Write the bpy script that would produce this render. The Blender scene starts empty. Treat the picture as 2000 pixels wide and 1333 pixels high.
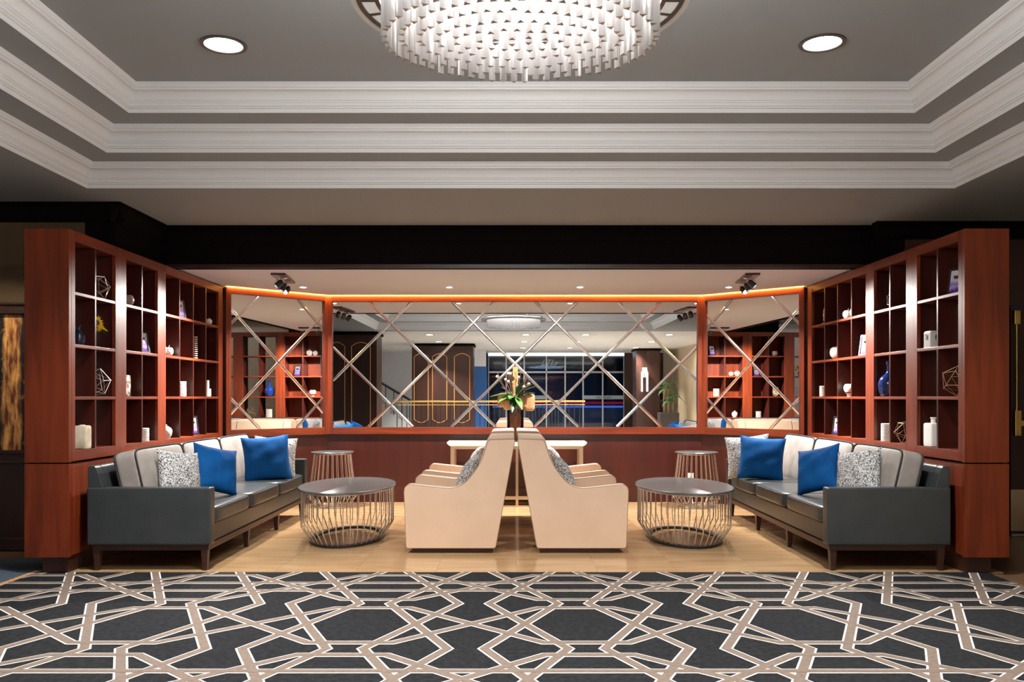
import bpy, bmesh, math, random
from mathutils import Vector, Matrix, Euler
random.seed(7)
R = math.radians
PI = math.pi
scene = bpy.context.scene
COL = scene.collection

# ------------------------------------------------------------------ camera, world, exposure
K = 1.25        # metres of depth per unit of the depth survey below
CX, CZ = -0.035, 1.30
cam_d = bpy.data.cameras.new('camera')
cam_d.lens, cam_d.sensor_width, cam_d.sensor_fit = 30.0, 36.0, 'HORIZONTAL'
cam_d.shift_y = (775 - 666.5) / 2000.0
cam_d.clip_start, cam_d.clip_end = 0.05, 100
cam = bpy.data.objects.new('camera', cam_d)
cam.location = (CX, 0, CZ)
cam.rotation_euler = (R(90), 0, 0)
COL.objects.link(cam)
scene.camera = cam
world = bpy.data.worlds.new('night')
scene.world = world
world.use_nodes = True
world.node_tree.nodes['Background'].inputs[0].default_value = (0.02, 0.03, 0.06, 1)
world.node_tree.nodes['Background'].inputs[1].default_value = 0.3
scene.view_settings.view_transform = 'Standard'
scene.view_settings.look = 'None'
scene.view_settings.exposure = 0.0
scene.view_settings.gamma = 1.0
scene.view_settings.use_curve_mapping = False
try:
    cy = scene.cycles
    cy.max_bounces, cy.diffuse_bounces, cy.glossy_bounces = 8, 3, 5
    cy.transmission_bounces, cy.transparent_max_bounces = 4, 16
    cy.caustics_reflective = cy.caustics_refractive = False
    cy.sample_clamp_indirect = 4.0
    cy.blur_glossy = 0.5
except Exception:
    pass

# light levels, tuned together
L_LOBBY = 110.0       # each downlight of the lobby ceiling (W)
L_TRAY = 85.0       # each downlight of the tray ceiling
L_CHAND = 80.0      # chandelier, downwards
L_UP = 36.0          # chandelier, each bulb above the ring
L_SPOT = 420.0       # each track spot
L_ALC = 72.0         # each alcove downlight
L_COVEW = 4.5        # led strip light, W per metre
L_COVE = 16.0        # led strip emission strength

# ------------------------------------------------------------------ mesh helpers
class MB:
    def __init__(s):
        s.v, s.f = [], []
    def add(s, vs, fs):
        n = len(s.v)
        s.v += [tuple(p) for p in vs]
        s.f += [tuple(i + n for i in f) for f in fs]
        return s
    def box(s, x0, x1, y0, y1, z0, z1):
        if x0 > x1: x0, x1 = x1, x0
        if y0 > y1: y0, y1 = y1, y0
        if z0 > z1: z0, z1 = z1, z0
        return s.add([(x0,y0,z0),(x1,y0,z0),(x1,y1,z0),(x0,y1,z0),(x0,y0,z1),(x1,y0,z1),(x1,y1,z1),(x0,y1,z1)],
                     [(0,3,2,1),(4,5,6,7),(0,1,5,4),(1,2,6,5),(2,3,7,6),(3,0,4,7)])
    def prism(s, poly, a0, a1, axis='y'):
        n = len(poly)
        def P(u, w, a):
            return (u, a, w) if axis == 'y' else ((a, u, w) if axis == 'x' else (u, w, a))
        vs = [P(u, w, a0) for u, w in poly] + [P(u, w, a1) for u, w in poly]
        fs = [tuple(range(n)), tuple(range(2*n-1, n-1, -1))]
        fs += [(i, i+n, (i+1) % n + n, (i+1) % n) for i in range(n)]
        return s.add(vs, fs)
    def taper(s, cx, cy, z0, z1, h0, h1, ox=0, oy=0):
        vs = [(cx+ox+dx*h0, cy+oy+dy*h0, z0) for dx, dy in ((-1,-1),(1,-1),(1,1),(-1,1))]
        vs += [(cx+dx*h1, cy+dy*h1, z1) for dx, dy in ((-1,-1),(1,-1),(1,1),(-1,1))]
        return s.add(vs, [(0,3,2,1),(4,5,6,7),(0,1,5,4),(1,2,6,5),(2,3,7,6),(3,0,4,7)])
    def tube(s, pts, r, n=6, closed=False):
        pts = [Vector(p) for p in pts]
        m = len(pts)
        rings = []
        up = None
        for i, p in enumerate(pts):
            if closed:
                d = (pts[(i+1) % m] - pts[i-1])
            else:
                d = pts[min(i+1, m-1)] - pts[max(i-1, 0)]
            d.normalize()
            if up is None:
                up = Vector((0,0,1)) if abs(d.z) < .9 else Vector((1,0,0))
            a = d.cross(up)
            if a.length < 1e-5:
                a = d.cross(Vector((1,0,0))) if abs(d.x) < .9 else d.cross(Vector((0,1,0)))
            a.normalize()
            b = a.cross(d); b.normalize()
            up = b
            rr = r[i] if isinstance(r, (list, tuple)) else r
            rings.append([p + a*rr*math.cos(2*PI*k/n) + b*rr*math.sin(2*PI*k/n) for k in range(n)])
        vs = [q for rg in rings for q in rg]
        fs = []
        for i in range(m if closed else m-1):
            j = (i+1) % m
            for k in range(n):
                fs.append((i*n+k, j*n+k, j*n+(k+1) % n, i*n+(k+1) % n))
        if not closed:
            fs.append(tuple(range(n)))
            fs.append(tuple((m-1)*n+k for k in range(n-1, -1, -1)))
        return s.add(vs, fs)
    def lathe(s, prof, n=24, c=(0,0,0), ea=1.0, eb=1.0):
        vs, fs = [], []
        m = len(prof)
        for (r, z) in prof:
            for k in range(n):
                t = 2*PI*k/n
                vs.append((c[0]+r*ea*math.cos(t), c[1]+r*eb*math.sin(t), c[2]+z))
        for i in range(m-1):
            for k in range(n):
                fs.append((i*n+k, i*n+(k+1) % n, (i+1)*n+(k+1) % n, (i+1)*n+k))
        if prof[0][0] > 1e-4: fs.append(tuple(range(n-1, -1, -1)))
        if prof[-1][0] > 1e-4: fs.append(tuple((m-1)*n+k for k in range(n)))
        return s.add(vs, fs)
    def ell(s, c, rx, ry, rz, nu=12, nv=8):
        prof = [(max(1e-5, math.sin(PI*i/nv)), -math.cos(PI*i/nv)) for i in range(nv+1)]
        vs, fs = [], []
        for (r, z) in prof:
            for k in range(nu):
                t = 2*PI*k/nu
                vs.append((c[0]+rx*r*math.cos(t), c[1]+ry*r*math.sin(t), c[2]+rz*z))
        for i in range(nv):
            for k in range(nu):
                fs.append((i*nu+k, i*nu+(k+1) % nu, (i+1)*nu+(k+1) % nu, (i+1)*nu+k))
        return s.add(vs, fs)
    def ann(s, a0, b0, a1, b1, z0, z1, n=72, t0=0.0, t1=2*PI, c=(0,0)):
        full = abs(t1-t0-2*PI) < 1e-6
        m = n if full else n+1
        vs = []
        for k in range(m):
            t = t0+(t1-t0)*k/n
            ct, st = math.cos(t), math.sin(t)
            vs += [(c[0]+a0*ct, c[1]+b0*st, z0), (c[0]+a1*ct, c[1]+b1*st, z0), (c[0]+a1*ct, c[1]+b1*st, z1), (c[0]+a0*ct, c[1]+b0*st, z1)]
        fs = []
        for k in range(n):
            i, j = 4*k, 4*((k+1) % m)
            for q in range(4):
                p = (q+1) % 4
                fs.append((i+q, j+q, j+p, i+p))
        if not full:
            fs.append((0,1,2,3)); e = 4*(m-1); fs.append((e+3,e+2,e+1,e))
        return s.add(vs, fs)
    def cushion(s, hx, hy, hz, c=(0,0,0), k=8.0, n=10, puff=0.0, axis='z'):
        """a soft box: cube grid pushed onto a superellipsoid, bulging along AXIS"""
        idx, vs, fs = {}, [], []
        def vid(p):
            key = tuple(round(q, 5) for q in p)
            if key not in idx:
                x, y, z = p
                nr = (abs(x)**k+abs(y)**k+abs(z)**k)**(1.0/k)
                x, y, z = x/nr, y/nr, z/nr
                if axis == 'z': z *= 1+puff*(1-x*x)*(1-y*y)
                elif axis == 'x': x *= 1+puff*(1-z*z)*(1-y*y)
                else: y *= 1+puff*(1-x*x)*(1-z*z)
                idx[key] = len(vs)
                vs.append((c[0]+x*hx, c[1]+y*hy, c[2]+z*hz))
            return idx[key]
        def g(i):
            t = -1+2*i/n
            return math.copysign(abs(t)**0.72, t)
        for ax in range(3):
            for sg in (-1, 1):
                for i in range(n):
                    for j in range(n):
                        q = []
                        for (a, b) in ((i,j),(i+1,j),(i+1,j+1),(i,j+1)):
                            p = [0,0,0]; p[ax] = sg; p[(ax+1) % 3] = g(a); p[(ax+2) % 3] = g(b)
                            q.append(vid(p))
                        fs.append(tuple(q if sg > 0 else q[::-1]))
        return s.add(vs, fs)
    def xf(s, M):
        s.v = [tuple(M @ Vector(p)) for p in s.v]
        return s
    def mesh(s, name, bevel=0.0, seg=2, smooth=None, recalc=True):
        me = bpy.data.meshes.new(name)
        me.from_pydata(s.v, [], s.f)
        bm = bmesh.new(); bm.from_mesh(me)
        if recalc: bmesh.ops.recalc_face_normals(bm, faces=bm.faces)
        if bevel > 0:
            es = [e for e in bm.edges if len(e.link_faces) == 2 and e.calc_face_angle(0) > R(25)]
            bmesh.ops.bevel(bm, geom=es, offset=bevel, segments=seg, profile=.6, affect='EDGES', clamp_overlap=True)
        bm.to_mesh(me); bm.free()
        if smooth is not None:
            for p in me.polygons: p.use_smooth = True
            me.set_sharp_from_angle(angle=R(smooth))
        return me
    def build(s, name, mat, parent=None, bevel=0.0, seg=2, smooth=None, world=False, label=None, kind=None, recalc=True):
        if world and parent is not None:
            L = parent.location
            s.v = [(x, y*K, z) for x, y, z in s.v]
            s.v = [(x-L.x, y-L.y, z-L.z) for x, y, z in s.v]
        me = s.mesh(name, bevel, seg, smooth, recalc)
        o = link(name, me, mat, parent, label, kind)
        if bevel > 0 and smooth is not None:
            w = o.modifiers.new('normals', 'WEIGHTED_NORMAL'); w.keep_sharp = True
        return o

def link(name, me, mat=None, parent=None, label=None, kind=None):
    o = bpy.data.objects.new(name, me)
    COL.objects.link(o)
    if mat is not None and len(me.materials) == 0: me.materials.append(mat)
    if parent is not None: o.parent = parent
    if label: o['label'] = label
    if kind: o['kind'] = kind
    return o
def tag(o, label, cat, group=None):
    o['label'] = label; o['category'] = cat
    if group: o['group'] = group
    return o
def thing(name, label, cat, loc=(0,0,0), rz=0.0, group=None):
    o = bpy.data.objects.new(name, None)
    COL.objects.link(o)
    o.empty_display_size = .1
    o.location = (loc[0], loc[1]*K, loc[2]); o.rotation_euler = (0, 0, rz)
    return tag(o, label, cat, group)
def copy_tree(o, parent=None):
    c = o.copy(); COL.objects.link(c)
    if parent is not None: c.parent = parent
    for ch in list(o.children): copy_tree(ch, c)
    return c
def light(name, kind, energy, loc, parent=None, color=(1,1,1), size=.1, target=None, spot=60, blend=.5, spread=None):
    d = bpy.data.lights.new(name, kind)
    d.energy = energy; d.color = color
    if kind == 'AREA':
        d.shape = 'DISK'; d.size = size
        if spread: d.spread = R(spread)
    else:
        d.shadow_soft_size = size
    if kind == 'SPOT':
        d.spot_size = R(spot); d.spot_blend = blend
    o = bpy.data.objects.new(name, d)
    COL.objects.link(o)
    if parent is not None:
        o.parent = parent
    o.location = loc
    if target is not None:
        o.rotation_euler = (Vector(target)-Vector(loc)).to_track_quat('-Z', 'Y').to_euler()
    return o

# ------------------------------------------------------------------ materials
def principled(name):
    m = bpy.data.materials.new(name); m.use_nodes = True
    nt = m.node_tree
    return m, nt, nt.nodes['Principled BSDF']
def N(nt, t, **kw):
    n = nt.nodes.new(t)
    for k, v in kw.items(): setattr(n, k, v)
    return n
def mat(name, col, rough=.5, metal=0.0, col2=None, scale=(8,8,8), detail=4, lo=.35, hi=.65, bump=0.0, bscale=None, coat=0.0, spec=None,
        sheen=0.0, emit=None, estr=0.0, objrand=0.0, coord='Object', alpha=None, dist=0.0):
    m, nt, b = principled(name)
    L = nt.links.new
    b.inputs['Base Color'].default_value = (*col, 1)
    b.inputs['Roughness'].default_value = rough
    b.inputs['Metallic'].default_value = metal
    if coat: b.inputs['Coat Weight'].default_value = coat; b.inputs['Coat Roughness'].default_value = .12
    if spec is not None: b.inputs['Specular IOR Level'].default_value = spec
    if sheen: b.inputs['Sheen Weight'].default_value = sheen
    if emit: b.inputs['Emission Color'].default_value = (*emit, 1); b.inputs['Emission Strength'].default_value = estr
    tc = None
    if col2 is not None or bump:
        tc = N(nt, 'ShaderNodeTexCoord')
    if col2 is not None:
        mp = N(nt, 'ShaderNodeMapping'); mp.inputs['Scale'].default_value = scale
        L(tc.outputs[coord], mp.inputs['Vector'])
        if objrand:
            oi = N(nt, 'ShaderNodeObjectInfo')
            vm = N(nt, 'ShaderNodeVectorMath', operation='SCALE'); vm.inputs['Scale'].default_value = 37.0
            cb = N(nt, 'ShaderNodeCombineXYZ')
            for q in range(3): L(oi.outputs['Random'], cb.inputs[q])
            L(cb.outputs[0], vm.inputs[0]); L(vm.outputs[0], mp.inputs['Location'])
        nz = N(nt, 'ShaderNodeTexNoise'); nz.inputs['Scale'].default_value = 1.0; nz.inputs['Detail'].default_value = detail
        nz.inputs['Distortion'].default_value = dist
        L(mp.outputs[0], nz.inputs['Vector'])
        rp = N(nt, 'ShaderNodeValToRGB')
        rp.color_ramp.elements[0].position = lo; rp.color_ramp.elements[1].position = hi
        rp.color_ramp.elements[0].color = (*col, 1); rp.color_ramp.elements[1].color = (*col2, 1)
        L(nz.outputs['Fac'], rp.inputs[0])
        last = rp.outputs[0]
        if objrand:
            hs = N(nt, 'ShaderNodeHueSaturation')
            mr = N(nt, 'ShaderNodeMapRange'); mr.inputs['To Min'].default_value = 1-objrand; mr.inputs['To Max'].default_value = 1+objrand
            L(oi.outputs['Random'], mr.inputs[0]); L(mr.outputs[0], hs.inputs['Value']); L(last, hs.inputs['Color'])
            last = hs.outputs[0]
        L(last, b.inputs['Base Color'])
    if bump:
        n2 = N(nt, 'ShaderNodeTexNoise'); n2.inputs['Detail'].default_value = 3
        mp2 = N(nt, 'ShaderNodeMapping'); mp2.inputs['Scale'].default_value = bscale or scale
        n2.inputs['Scale'].default_value = 1.0
        L(tc.outputs[coord], mp2.inputs['Vector']); L(mp2.outputs[0], n2.inputs['Vector'])
        bp = N(nt, 'ShaderNodeBump'); bp.inputs['Strength'].default_value = bump; bp.inputs['Distance'].default_value = .01
        L(n2.outputs['Fac'], bp.inputs['Height']); L(bp.outputs[0], b.inputs['Normal'])
    return m
def emis(name, col, s):
    m = bpy.data.materials.new(name); m.use_nodes = True
    nt = m.node_tree; nt.nodes.clear()
    e = N(nt, 'ShaderNodeEmission'); e.inputs[0].default_value = (*col, 1); e.inputs[1].default_value = s
    o = N(nt, 'ShaderNodeOutputMaterial'); nt.links.new(e.outputs[0], o.inputs[0])
    return m

M = {}
M['ceil'] = mat('ceiling paint', (.29,.305,.31), .75)
M['cornice'] = mat('cornice paint', (.74,.74,.735), .5)
M['lobbyceil'] = mat('brightened ceiling paint', (.74,.70,.64), .7)  # same paint as the ceiling, whitened to stand in for stronger light
M['alcceil'] = mat('alcove ceiling paint', (.80,.84,.93), .7)
M['wood'] = mat('mahogany', (.18,.028,.0065), .44, col2=(.10,.0145,.004), scale=(14,14,1.2), detail=6, dist=.6, coat=.04, spec=.35)
M['woodx'] = mat('mahogany along', (.18,.028,.0065), .44, col2=(.10,.0145,.004), scale=(1.4,1.4,16), detail=6, dist=.6, coat=.04, spec=.35)
M['wall'] = mat('shaded mahogany', (.055,.008,.005), .33, col2=(.035,.006,.004), scale=(10,10,.8), detail=6, dist=.5, coat=.15)  # mahogany darkened: shade of lower walls and bookcase interior put in its colour
M['dark'] = mat('shade dark wood', (.005,.0035,.003), .75, spec=.03)  # beam and fascia mahogany coloured near black, their shade put into the colour
M['dark2'] = mat('espresso panel', (.036,.011,.006), .38, col2=(.022,.007,.004), scale=(8,8,.9), detail=5)
M['legwood'] = mat('dark walnut legs', (.035,.012,.008), .35)
M['olive'] = mat('olive wallcovering', (.085,.048,.018), .7, col2=(.07,.04,.015), scale=(3,3,3))
M['leather'] = mat('charcoal leather', (.026,.032,.034), .30, col2=(.034,.040,.042), scale=(6,6,6), bump=.12, bscale=(60,60,60))
M['greycush'] = mat('taupe grey upholstery', (.29,.26,.235), .6, col2=(.24,.215,.195), scale=(9,9,9), bump=.25, bscale=(14,14,14))
M['piping'] = mat('dark piping', (.02,.02,.022), .5)
M['beige'] = mat('beige leather', (.69,.505,.37), .42, col2=(.645,.47,.34), scale=(4,4,4), bump=.08, bscale=(35,35,35))
M['welt'] = mat('brown leather welt', (.33,.22,.14), .5)
M['blue'] = mat('blue velvet', (.002,.078,.27), .8, col2=(.0015,.055,.20), scale=(7,7,7), bump=.35, bscale=(12,12,12), spec=.15)
M['tile'] = mat('travertine', (.36,.215,.10), .14, col2=(.47,.31,.165), scale=(1.3,9,3), detail=8, lo=.3, hi=.7, objrand=.02, dist=.8)
M['joint'] = mat('tile joint', (.30,.22,.14), .6)
M['lobbyfloor'] = mat('brown wood floor', (.13,.075,.04), .3, col2=(.17,.10,.055), scale=(8,.8,3), detail=6)
M['carpet'] = mat('charcoal carpet', (.010,.0105,.012), .95, col2=(.019,.020,.022), scale=(30,30,30), detail=6, bump=.5, bscale=(220,220,220), spec=.1)
M['taupe'] = mat('taupe carpet', (.185,.142,.115), .95, col2=(.15,.115,.092), scale=(40,40,40), detail=6, bump=.5, bscale=(220,220,220), spec=.1)
M['cream'] = mat('cream carpet', (.70,.65,.59), .95, bump=.4, bscale=(220,220,220), spec=.1)
M['mirror'] = mat('mirror silver', (.90,.92,.91), .0, 1.0)
M['bevelm'] = mat('bevelled mirror strip', (.97,.97,.96), .16, 1.0)
M['chrome'] = mat('brushed steel wire', (.80,.79,.78), .28, 1.0)
M['champ'] = mat('champagne metal', (.62,.52,.40), .3, 1.0)
M['gun'] = mat('gunmetal top', (.20,.21,.22), .25, .7, col2=(.23,.24,.25), scale=(3,3,3))
M['black'] = mat('black metal', (.012,.012,.014), .4)
M['brass'] = mat('brass', (.78,.53,.18), .25, 1.0)
M['gold'] = mat('gold inlay', (.80,.36,.10), .4, .3)
M['marble'] = mat('pale stone top', (.72,.69,.66), .2, col2=(.60,.57,.54), scale=(3,3,3), detail=8)
M['white'] = mat('white glaze', (.80,.78,.74), .25, coat=.3)
M['whitemat'] = mat('ribbed white wax', (.78,.73,.65), .55)
M['mauve'] = mat('mauve glaze', (.30,.20,.19), .3)
M['cobalt'] = mat('cobalt glass', (.006,.02,.11), .06, coat=.5)
M['navy'] = mat('navy glaze', (.008,.012,.03), .12)
M['creamstone'] = mat('cream mottled stone', (.70,.62,.48), .4, col2=(.45,.36,.24), scale=(9,9,9), detail=6)
M['mottle'] = mat('mottled brown and white', (.72,.68,.6), .4, col2=(.12,.06,.03), scale=(28,28,28), detail=3, lo=.45, hi=.55)
M['steelwire'] = mat('pale wire', (.55,.50,.45), .35, .8)
M['goldwire'] = mat('gold wire', (.68,.52,.33), .3, 1.0)
M['yellow'] = mat('yellow petal', (.85,.52,.01), .6)
M['leaf'] = mat('green leaf', (.035,.13,.02), .45, col2=(.08,.22,.04), scale=(9,9,9))
M['leafdark'] = mat('dark green leaf', (.010,.045,.010), .45)
M['twig'] = mat('brown twig', (.10,.05,.035), .8)
M['tan'] = mat('tan bark', (.58,.34,.16), .75, col2=(.38,.2,.09), scale=(25,25,9), detail=4)
M['stalk'] = mat('tan seed stalk', (.55,.36,.15), .8, col2=(.28,.16,.06), scale=(60,60,60), bump=.8, bscale=(70,70,70))
M['gourd'] = mat('orange gourd', (.48,.13,.03), .45, col2=(.36,.09,.02), scale=(12,12,12))
M['pink'] = mat('pale pink blossom', (.75,.50,.45), .7)
M['soil'] = mat('dark pot', (.03,.02,.015), .6)
M['trunk'] = mat('cane trunk', (.42,.27,.14), .8, col2=(.30,.18,.09), scale=(9,9,30))
M['whitewall'] = mat('white plaster', (.85,.85,.87), .7)
M['stone'] = mat('beige stone wall', (.52,.39,.24), .35, col2=(.62,.49,.33), scale=(2.5,2.5,1.2), detail=7, dist=.8)
M['navyglass'] = mat('night glass', (.010,.022,.045), .04, spec=.6)
M['steel'] = mat('pale steel frame', (.62,.66,.70), .3, .7)
M['frost'] = mat('frosted band', (.38,.45,.50), .5)
M['bluewall'] = mat('blue panel', (.004,.05,.18), .4)
M['iron'] = mat('wrought iron', (.012,.012,.013), .5)
M['mat'] = mat('blue grey ribbed mat', (.05,.075,.10), .9)
M['ringdark'] = mat('dark bronze', (.09,.075,.065), .35, .8)
M['ringwhite'] = mat('polished white metal', (.85,.84,.82), .2)
M['alabaster'] = mat('alabaster panel', (.80,.78,.75), .4, col2=(.66,.64,.62), scale=(14,14,14), emit=(1,.97,.93), estr=.25)
M['lens'] = emis('lamp lens', (1,.99,.97), 14.0)
M['lens2'] = emis('spot lens', (.93,.97,1), 40.0)
M['diff'] = emis('chandelier diffuser', (1,.98,.97), 6.0)
M['cove'] = emis('warm led', (1,.42,.07), L_COVE)
M['bluelit'] = emis('blue lit glass', (.02,.30,.85), .8)
M['bluebar'] = emis('blue light bar', (.06,.16,.7), .9)
M['redbar'] = emis('red light bar', (.30,.01,.05), .7)
M['sconcelit'] = emis('sconce tube', (1,.93,.85), 6.0)
M['whitebar'] = emis('white light band', (.85,.93,1), 2.2)

def tweed():
    m, nt, b = principled('black and white tweed'); L = nt.links.new
    tc = N(nt, 'ShaderNodeTexCoord')
    nz = N(nt, 'ShaderNodeTexNoise'); nz.inputs['Scale'].default_value = 120; nz.inputs['Detail'].default_value = 3; nz.inputs['Distortion'].default_value = 1.2
    rp = N(nt, 'ShaderNodeValToRGB')
    rp.color_ramp.elements[0].position = .46; rp.color_ramp.elements[1].position = .54
    rp.color_ramp.elements[0].color = (.03,.03,.035,1); rp.color_ramp.elements[1].color = (.72,.72,.71,1)
    L(tc.outputs['Object'], nz.inputs['Vector']); L(nz.outputs['Fac'], rp.inputs[0]); L(rp.outputs[0], b.inputs['Base Color'])
    b.inputs['Roughness'].default_value = .95
    bp = N(nt, 'ShaderNodeBump'); bp.inputs['Strength'].default_value = .6; bp.inputs['Distance'].default_value = .006
    L(nz.outputs['Fac'], bp.inputs['Height']); L(bp.outputs[0], b.inputs['Normal'])
    return m
M['tweed'] = tweed()
def crystal():
    m = bpy.data.materials.new('crystal prism'); m.use_nodes = True
    nt = m.node_tree; nt.nodes.clear(); L = nt.links.new
    tr = N(nt, 'ShaderNodeBsdfTransparent'); tr.inputs[0].default_value = (.93,.92,.92,1)
    gl = N(nt, 'ShaderNodeBsdfGlossy'); gl.inputs[0].default_value = (.95,.94,.93,1); gl.inputs['Roughness'].default_value = .08
    tl = N(nt, 'ShaderNodeBsdfTranslucent'); tl.inputs[0].default_value = (.93,.92,.91,1)
    a = N(nt, 'ShaderNodeMixShader'); a.inputs[0].default_value = .6
    L(gl.outputs[0], a.inputs[1]); L(tl.outputs[0], a.inputs[2])
    c = N(nt, 'ShaderNodeMixShader'); c.inputs[0].default_value = .47
    L(tr.outputs[0], c.inputs[1]); L(a.outputs[0], c.inputs[2])
    o = N(nt, 'ShaderNodeOutputMaterial'); L(c.outputs[0], o.inputs[0])
    return m
M['crystal'] = crystal()
M['crystalend'] = mat('darkened crystal end', (.22,.215,.21), .15, .5)  # dark grey caps: the dim view up through the prism put into colour
def clear_glass():
    m = bpy.data.materials.new('clear glass'); m.use_nodes = True
    nt = m.node_tree; nt.nodes.clear(); L = nt.links.new
    tr = N(nt, 'ShaderNodeBsdfTransparent'); tr.inputs[0].default_value = (.92,.95,.97,1)
    gl = N(nt, 'ShaderNodeBsdfGlossy'); gl.inputs['Roughness'].default_value = .02
    fr = N(nt, 'ShaderNodeFresnel'); fr.inputs[0].default_value = 1.45
    c = N(nt, 'ShaderNodeMixShader'); L(fr.outputs[0], c.inputs[0]); L(tr.outputs[0], c.inputs[1]); L(gl.outputs[0], c.inputs[2])
    o = N(nt, 'ShaderNodeOutputMaterial'); L(c.outputs[0], o.inputs[0])
    return m
M['glass'] = clear_glass()
def picture_print():
    m, nt, b = principled('violet skyline print'); L = nt.links.new
    tc = N(nt, 'ShaderNodeTexCoord'); sp = N(nt, 'ShaderNodeSeparateXYZ'); L(tc.outputs['Generated'], sp.inputs[0])
    mp = N(nt, 'ShaderNodeMapping'); mp.inputs['Scale'].default_value = (9,9,2.5); L(tc.outputs['Generated'], mp.inputs['Vector'])
    vo = N(nt, 'ShaderNodeTexNoise'); vo.inputs['Scale'].default_value = 1.0; vo.inputs['Detail'].default_value = 4; L(mp.outputs[0], vo.inputs['Vector'])
    ad = N(nt, 'ShaderNodeMath', operation='MULTIPLY_ADD'); ad.inputs[1].default_value = .35
    L(vo.outputs['Fac'], ad.inputs[0]); L(sp.outputs['Z'], ad.inputs[2])
    rp = N(nt, 'ShaderNodeValToRGB'); e = rp.color_ramp.elements
    e[0].position = .12; e[0].color = (.05,.02,.16,1)
    e[1].position = 1.0; e[1].color = (.80,.78,.84,1)
    for p, c in ((.30,(.16,.07,.42,1)),(.42,(.55,.42,.78,1)),(.56,(.30,.18,.60,1)),(.72,(.66,.56,.82,1))):
        q = e.new(p); q.color = c
    L(ad.outputs[0], rp.inputs[0]); L(rp.outputs[0], b.inputs['Base Color']); b.inputs['Roughness'].default_value = .25
    return m
M['print'] = picture_print()
def canvas_mat():
    m, nt, b = principled('lit tree trunk canvas'); L = nt.links.new
    tc = N(nt, 'ShaderNodeTexCoord'); sp = N(nt, 'ShaderNodeSeparateXYZ'); L(tc.outputs['Object'], sp.inputs[0])
    nz = N(nt, 'ShaderNodeTexNoise'); nz.inputs['Scale'].default_value = 3.0; nz.inputs['Detail'].default_value = 5; L(tc.outputs['Object'], nz.inputs['Vector'])
    # a wavering vertical trunk
    wob = N(nt, 'ShaderNodeMath', operation='MULTIPLY_ADD'); wob.inputs[1].default_value = .10; L(nz.outputs['Fac'], wob.inputs[0]); L(sp.outputs['X'], wob.inputs[2])
    dx = N(nt, 'ShaderNodeMath', operation='ABSOLUTE'); sh = N(nt, 'ShaderNodeMath', operation='SUBTRACT'); sh.inputs[1].default_value = .05
    L(wob.outputs[0], sh.inputs[0]); L(sh.outputs[0], dx.inputs[0])
    band = N(nt, 'ShaderNodeMapRange'); band.inputs['From Min'].default_value = .085; band.inputs['From Max'].default_value = .055; L(dx.outputs[0], band.inputs[0])
    mp = N(nt, 'ShaderNodeMapping'); mp.inputs['Scale'].default_value = (30,30,7); L(tc.outputs['Object'], mp.inputs['Vector'])
    bk = N(nt, 'ShaderNodeTexNoise'); bk.inputs['Scale'].default_value = 1.0; bk.inputs['Detail'].default_value = 5; L(mp.outputs[0], bk.inputs['Vector'])
    rp = N(nt, 'ShaderNodeValToRGB'); rp.color_ramp.elements[0].position = .38; rp.color_ramp.elements[1].position = .66
    rp.color_ramp.elements[0].color = (.14,.03,.01,1); rp.color_ramp.elements[1].color = (.95,.48,.14,1)
    L(bk.outputs['Fac'], rp.inputs[0])
    r2 = N(nt, 'ShaderNodeValToRGB'); r2.color_ramp.elements[0].position = .56; r2.color_ramp.elements[1].position = .72
    r2.color_ramp.elements[0].color = (.006,.005,.010,1); r2.color_ramp.elements[1].color = (.30,.17,.03,1)
    n3 = N(nt, 'ShaderNodeTexNoise'); n3.inputs['Scale'].default_value = 26; n3.inputs['Detail'].default_value = 4; L(tc.outputs['Object'], n3.inputs['Vector'])
    L(n3.outputs['Fac'], r2.inputs[0])
    mx = N(nt, 'ShaderNodeMix', data_type='RGBA')
    L(band.outputs[0], mx.inputs['Factor']); L(r2.outputs[0], mx.inputs['A']); L(rp.outputs[0], mx.inputs['B'])
    L(mx.outputs['Result'], b.inputs['Base Color']); b.inputs['Roughness'].default_value = .5
    return m
M['canvas'] = canvas_mat()
def ribbed_mat():
    m, nt, b = principled('ribbed mat'); L = nt.links.new
    tc = N(nt, 'ShaderNodeTexCoord'); mp = N(nt, 'ShaderNodeMapping'); mp.inputs['Rotation'].default_value = (0,0,R(40)); L(tc.outputs['Object'], mp.inputs['Vector'])
    wv = N(nt, 'ShaderNodeTexWave'); wv.inputs['Scale'].default_value = 9.0; L(mp.outputs[0], wv.inputs['Vector'])
    rp = N(nt, 'ShaderNodeValToRGB'); rp.color_ramp.elements[0].color = (.02,.032,.045,1); rp.color_ramp.elements[1].color = (.085,.12,.155,1)
    L(wv.outputs['Fac'], rp.inputs[0]); L(rp.outputs[0], b.inputs['Base Color']); b.inputs['Roughness'].default_value = .9
    return m
M['ribmat'] = ribbed_mat()

# ================================================================== SETTING
SOF, TRAYZ, ALCZ = 2.928, 3.468, 2.543
XW = 3.277                       # bookcase fronts
YB, YA, XC = 8.41, 7.695, 2.31    # back wall, start and end of the angled corners
TX, TYF, TYN = 3.388, 5.333*K, 0.14 # outer edge of the ceiling tray
TXC = .033
WL, WR, YS = -6.0, 5.6, -8.7     # lobby walls, shop front
YWL, YWR = 5.79, 6.42            # walls that face the lobby beside the alcove

def structure(name, mb, m, **k):
    mb.v = [(x, y*K, z) for x, y, z in mb.v]
    o = mb.build(name, m, **k); o['kind'] = 'structure'; return o

fl = structure('floor', MB().box(WL-.1, WR+.1, YS-3.5, YB+.6, -.12, -.012), M['lobbyfloor'])
structure('floor_lobby_bounce', MB().box(WL, WR, YS-3.4, -.62, -.012, -.001), M['marble'])  # pale slab added over the unseen lobby floor to bounce light upward
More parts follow.
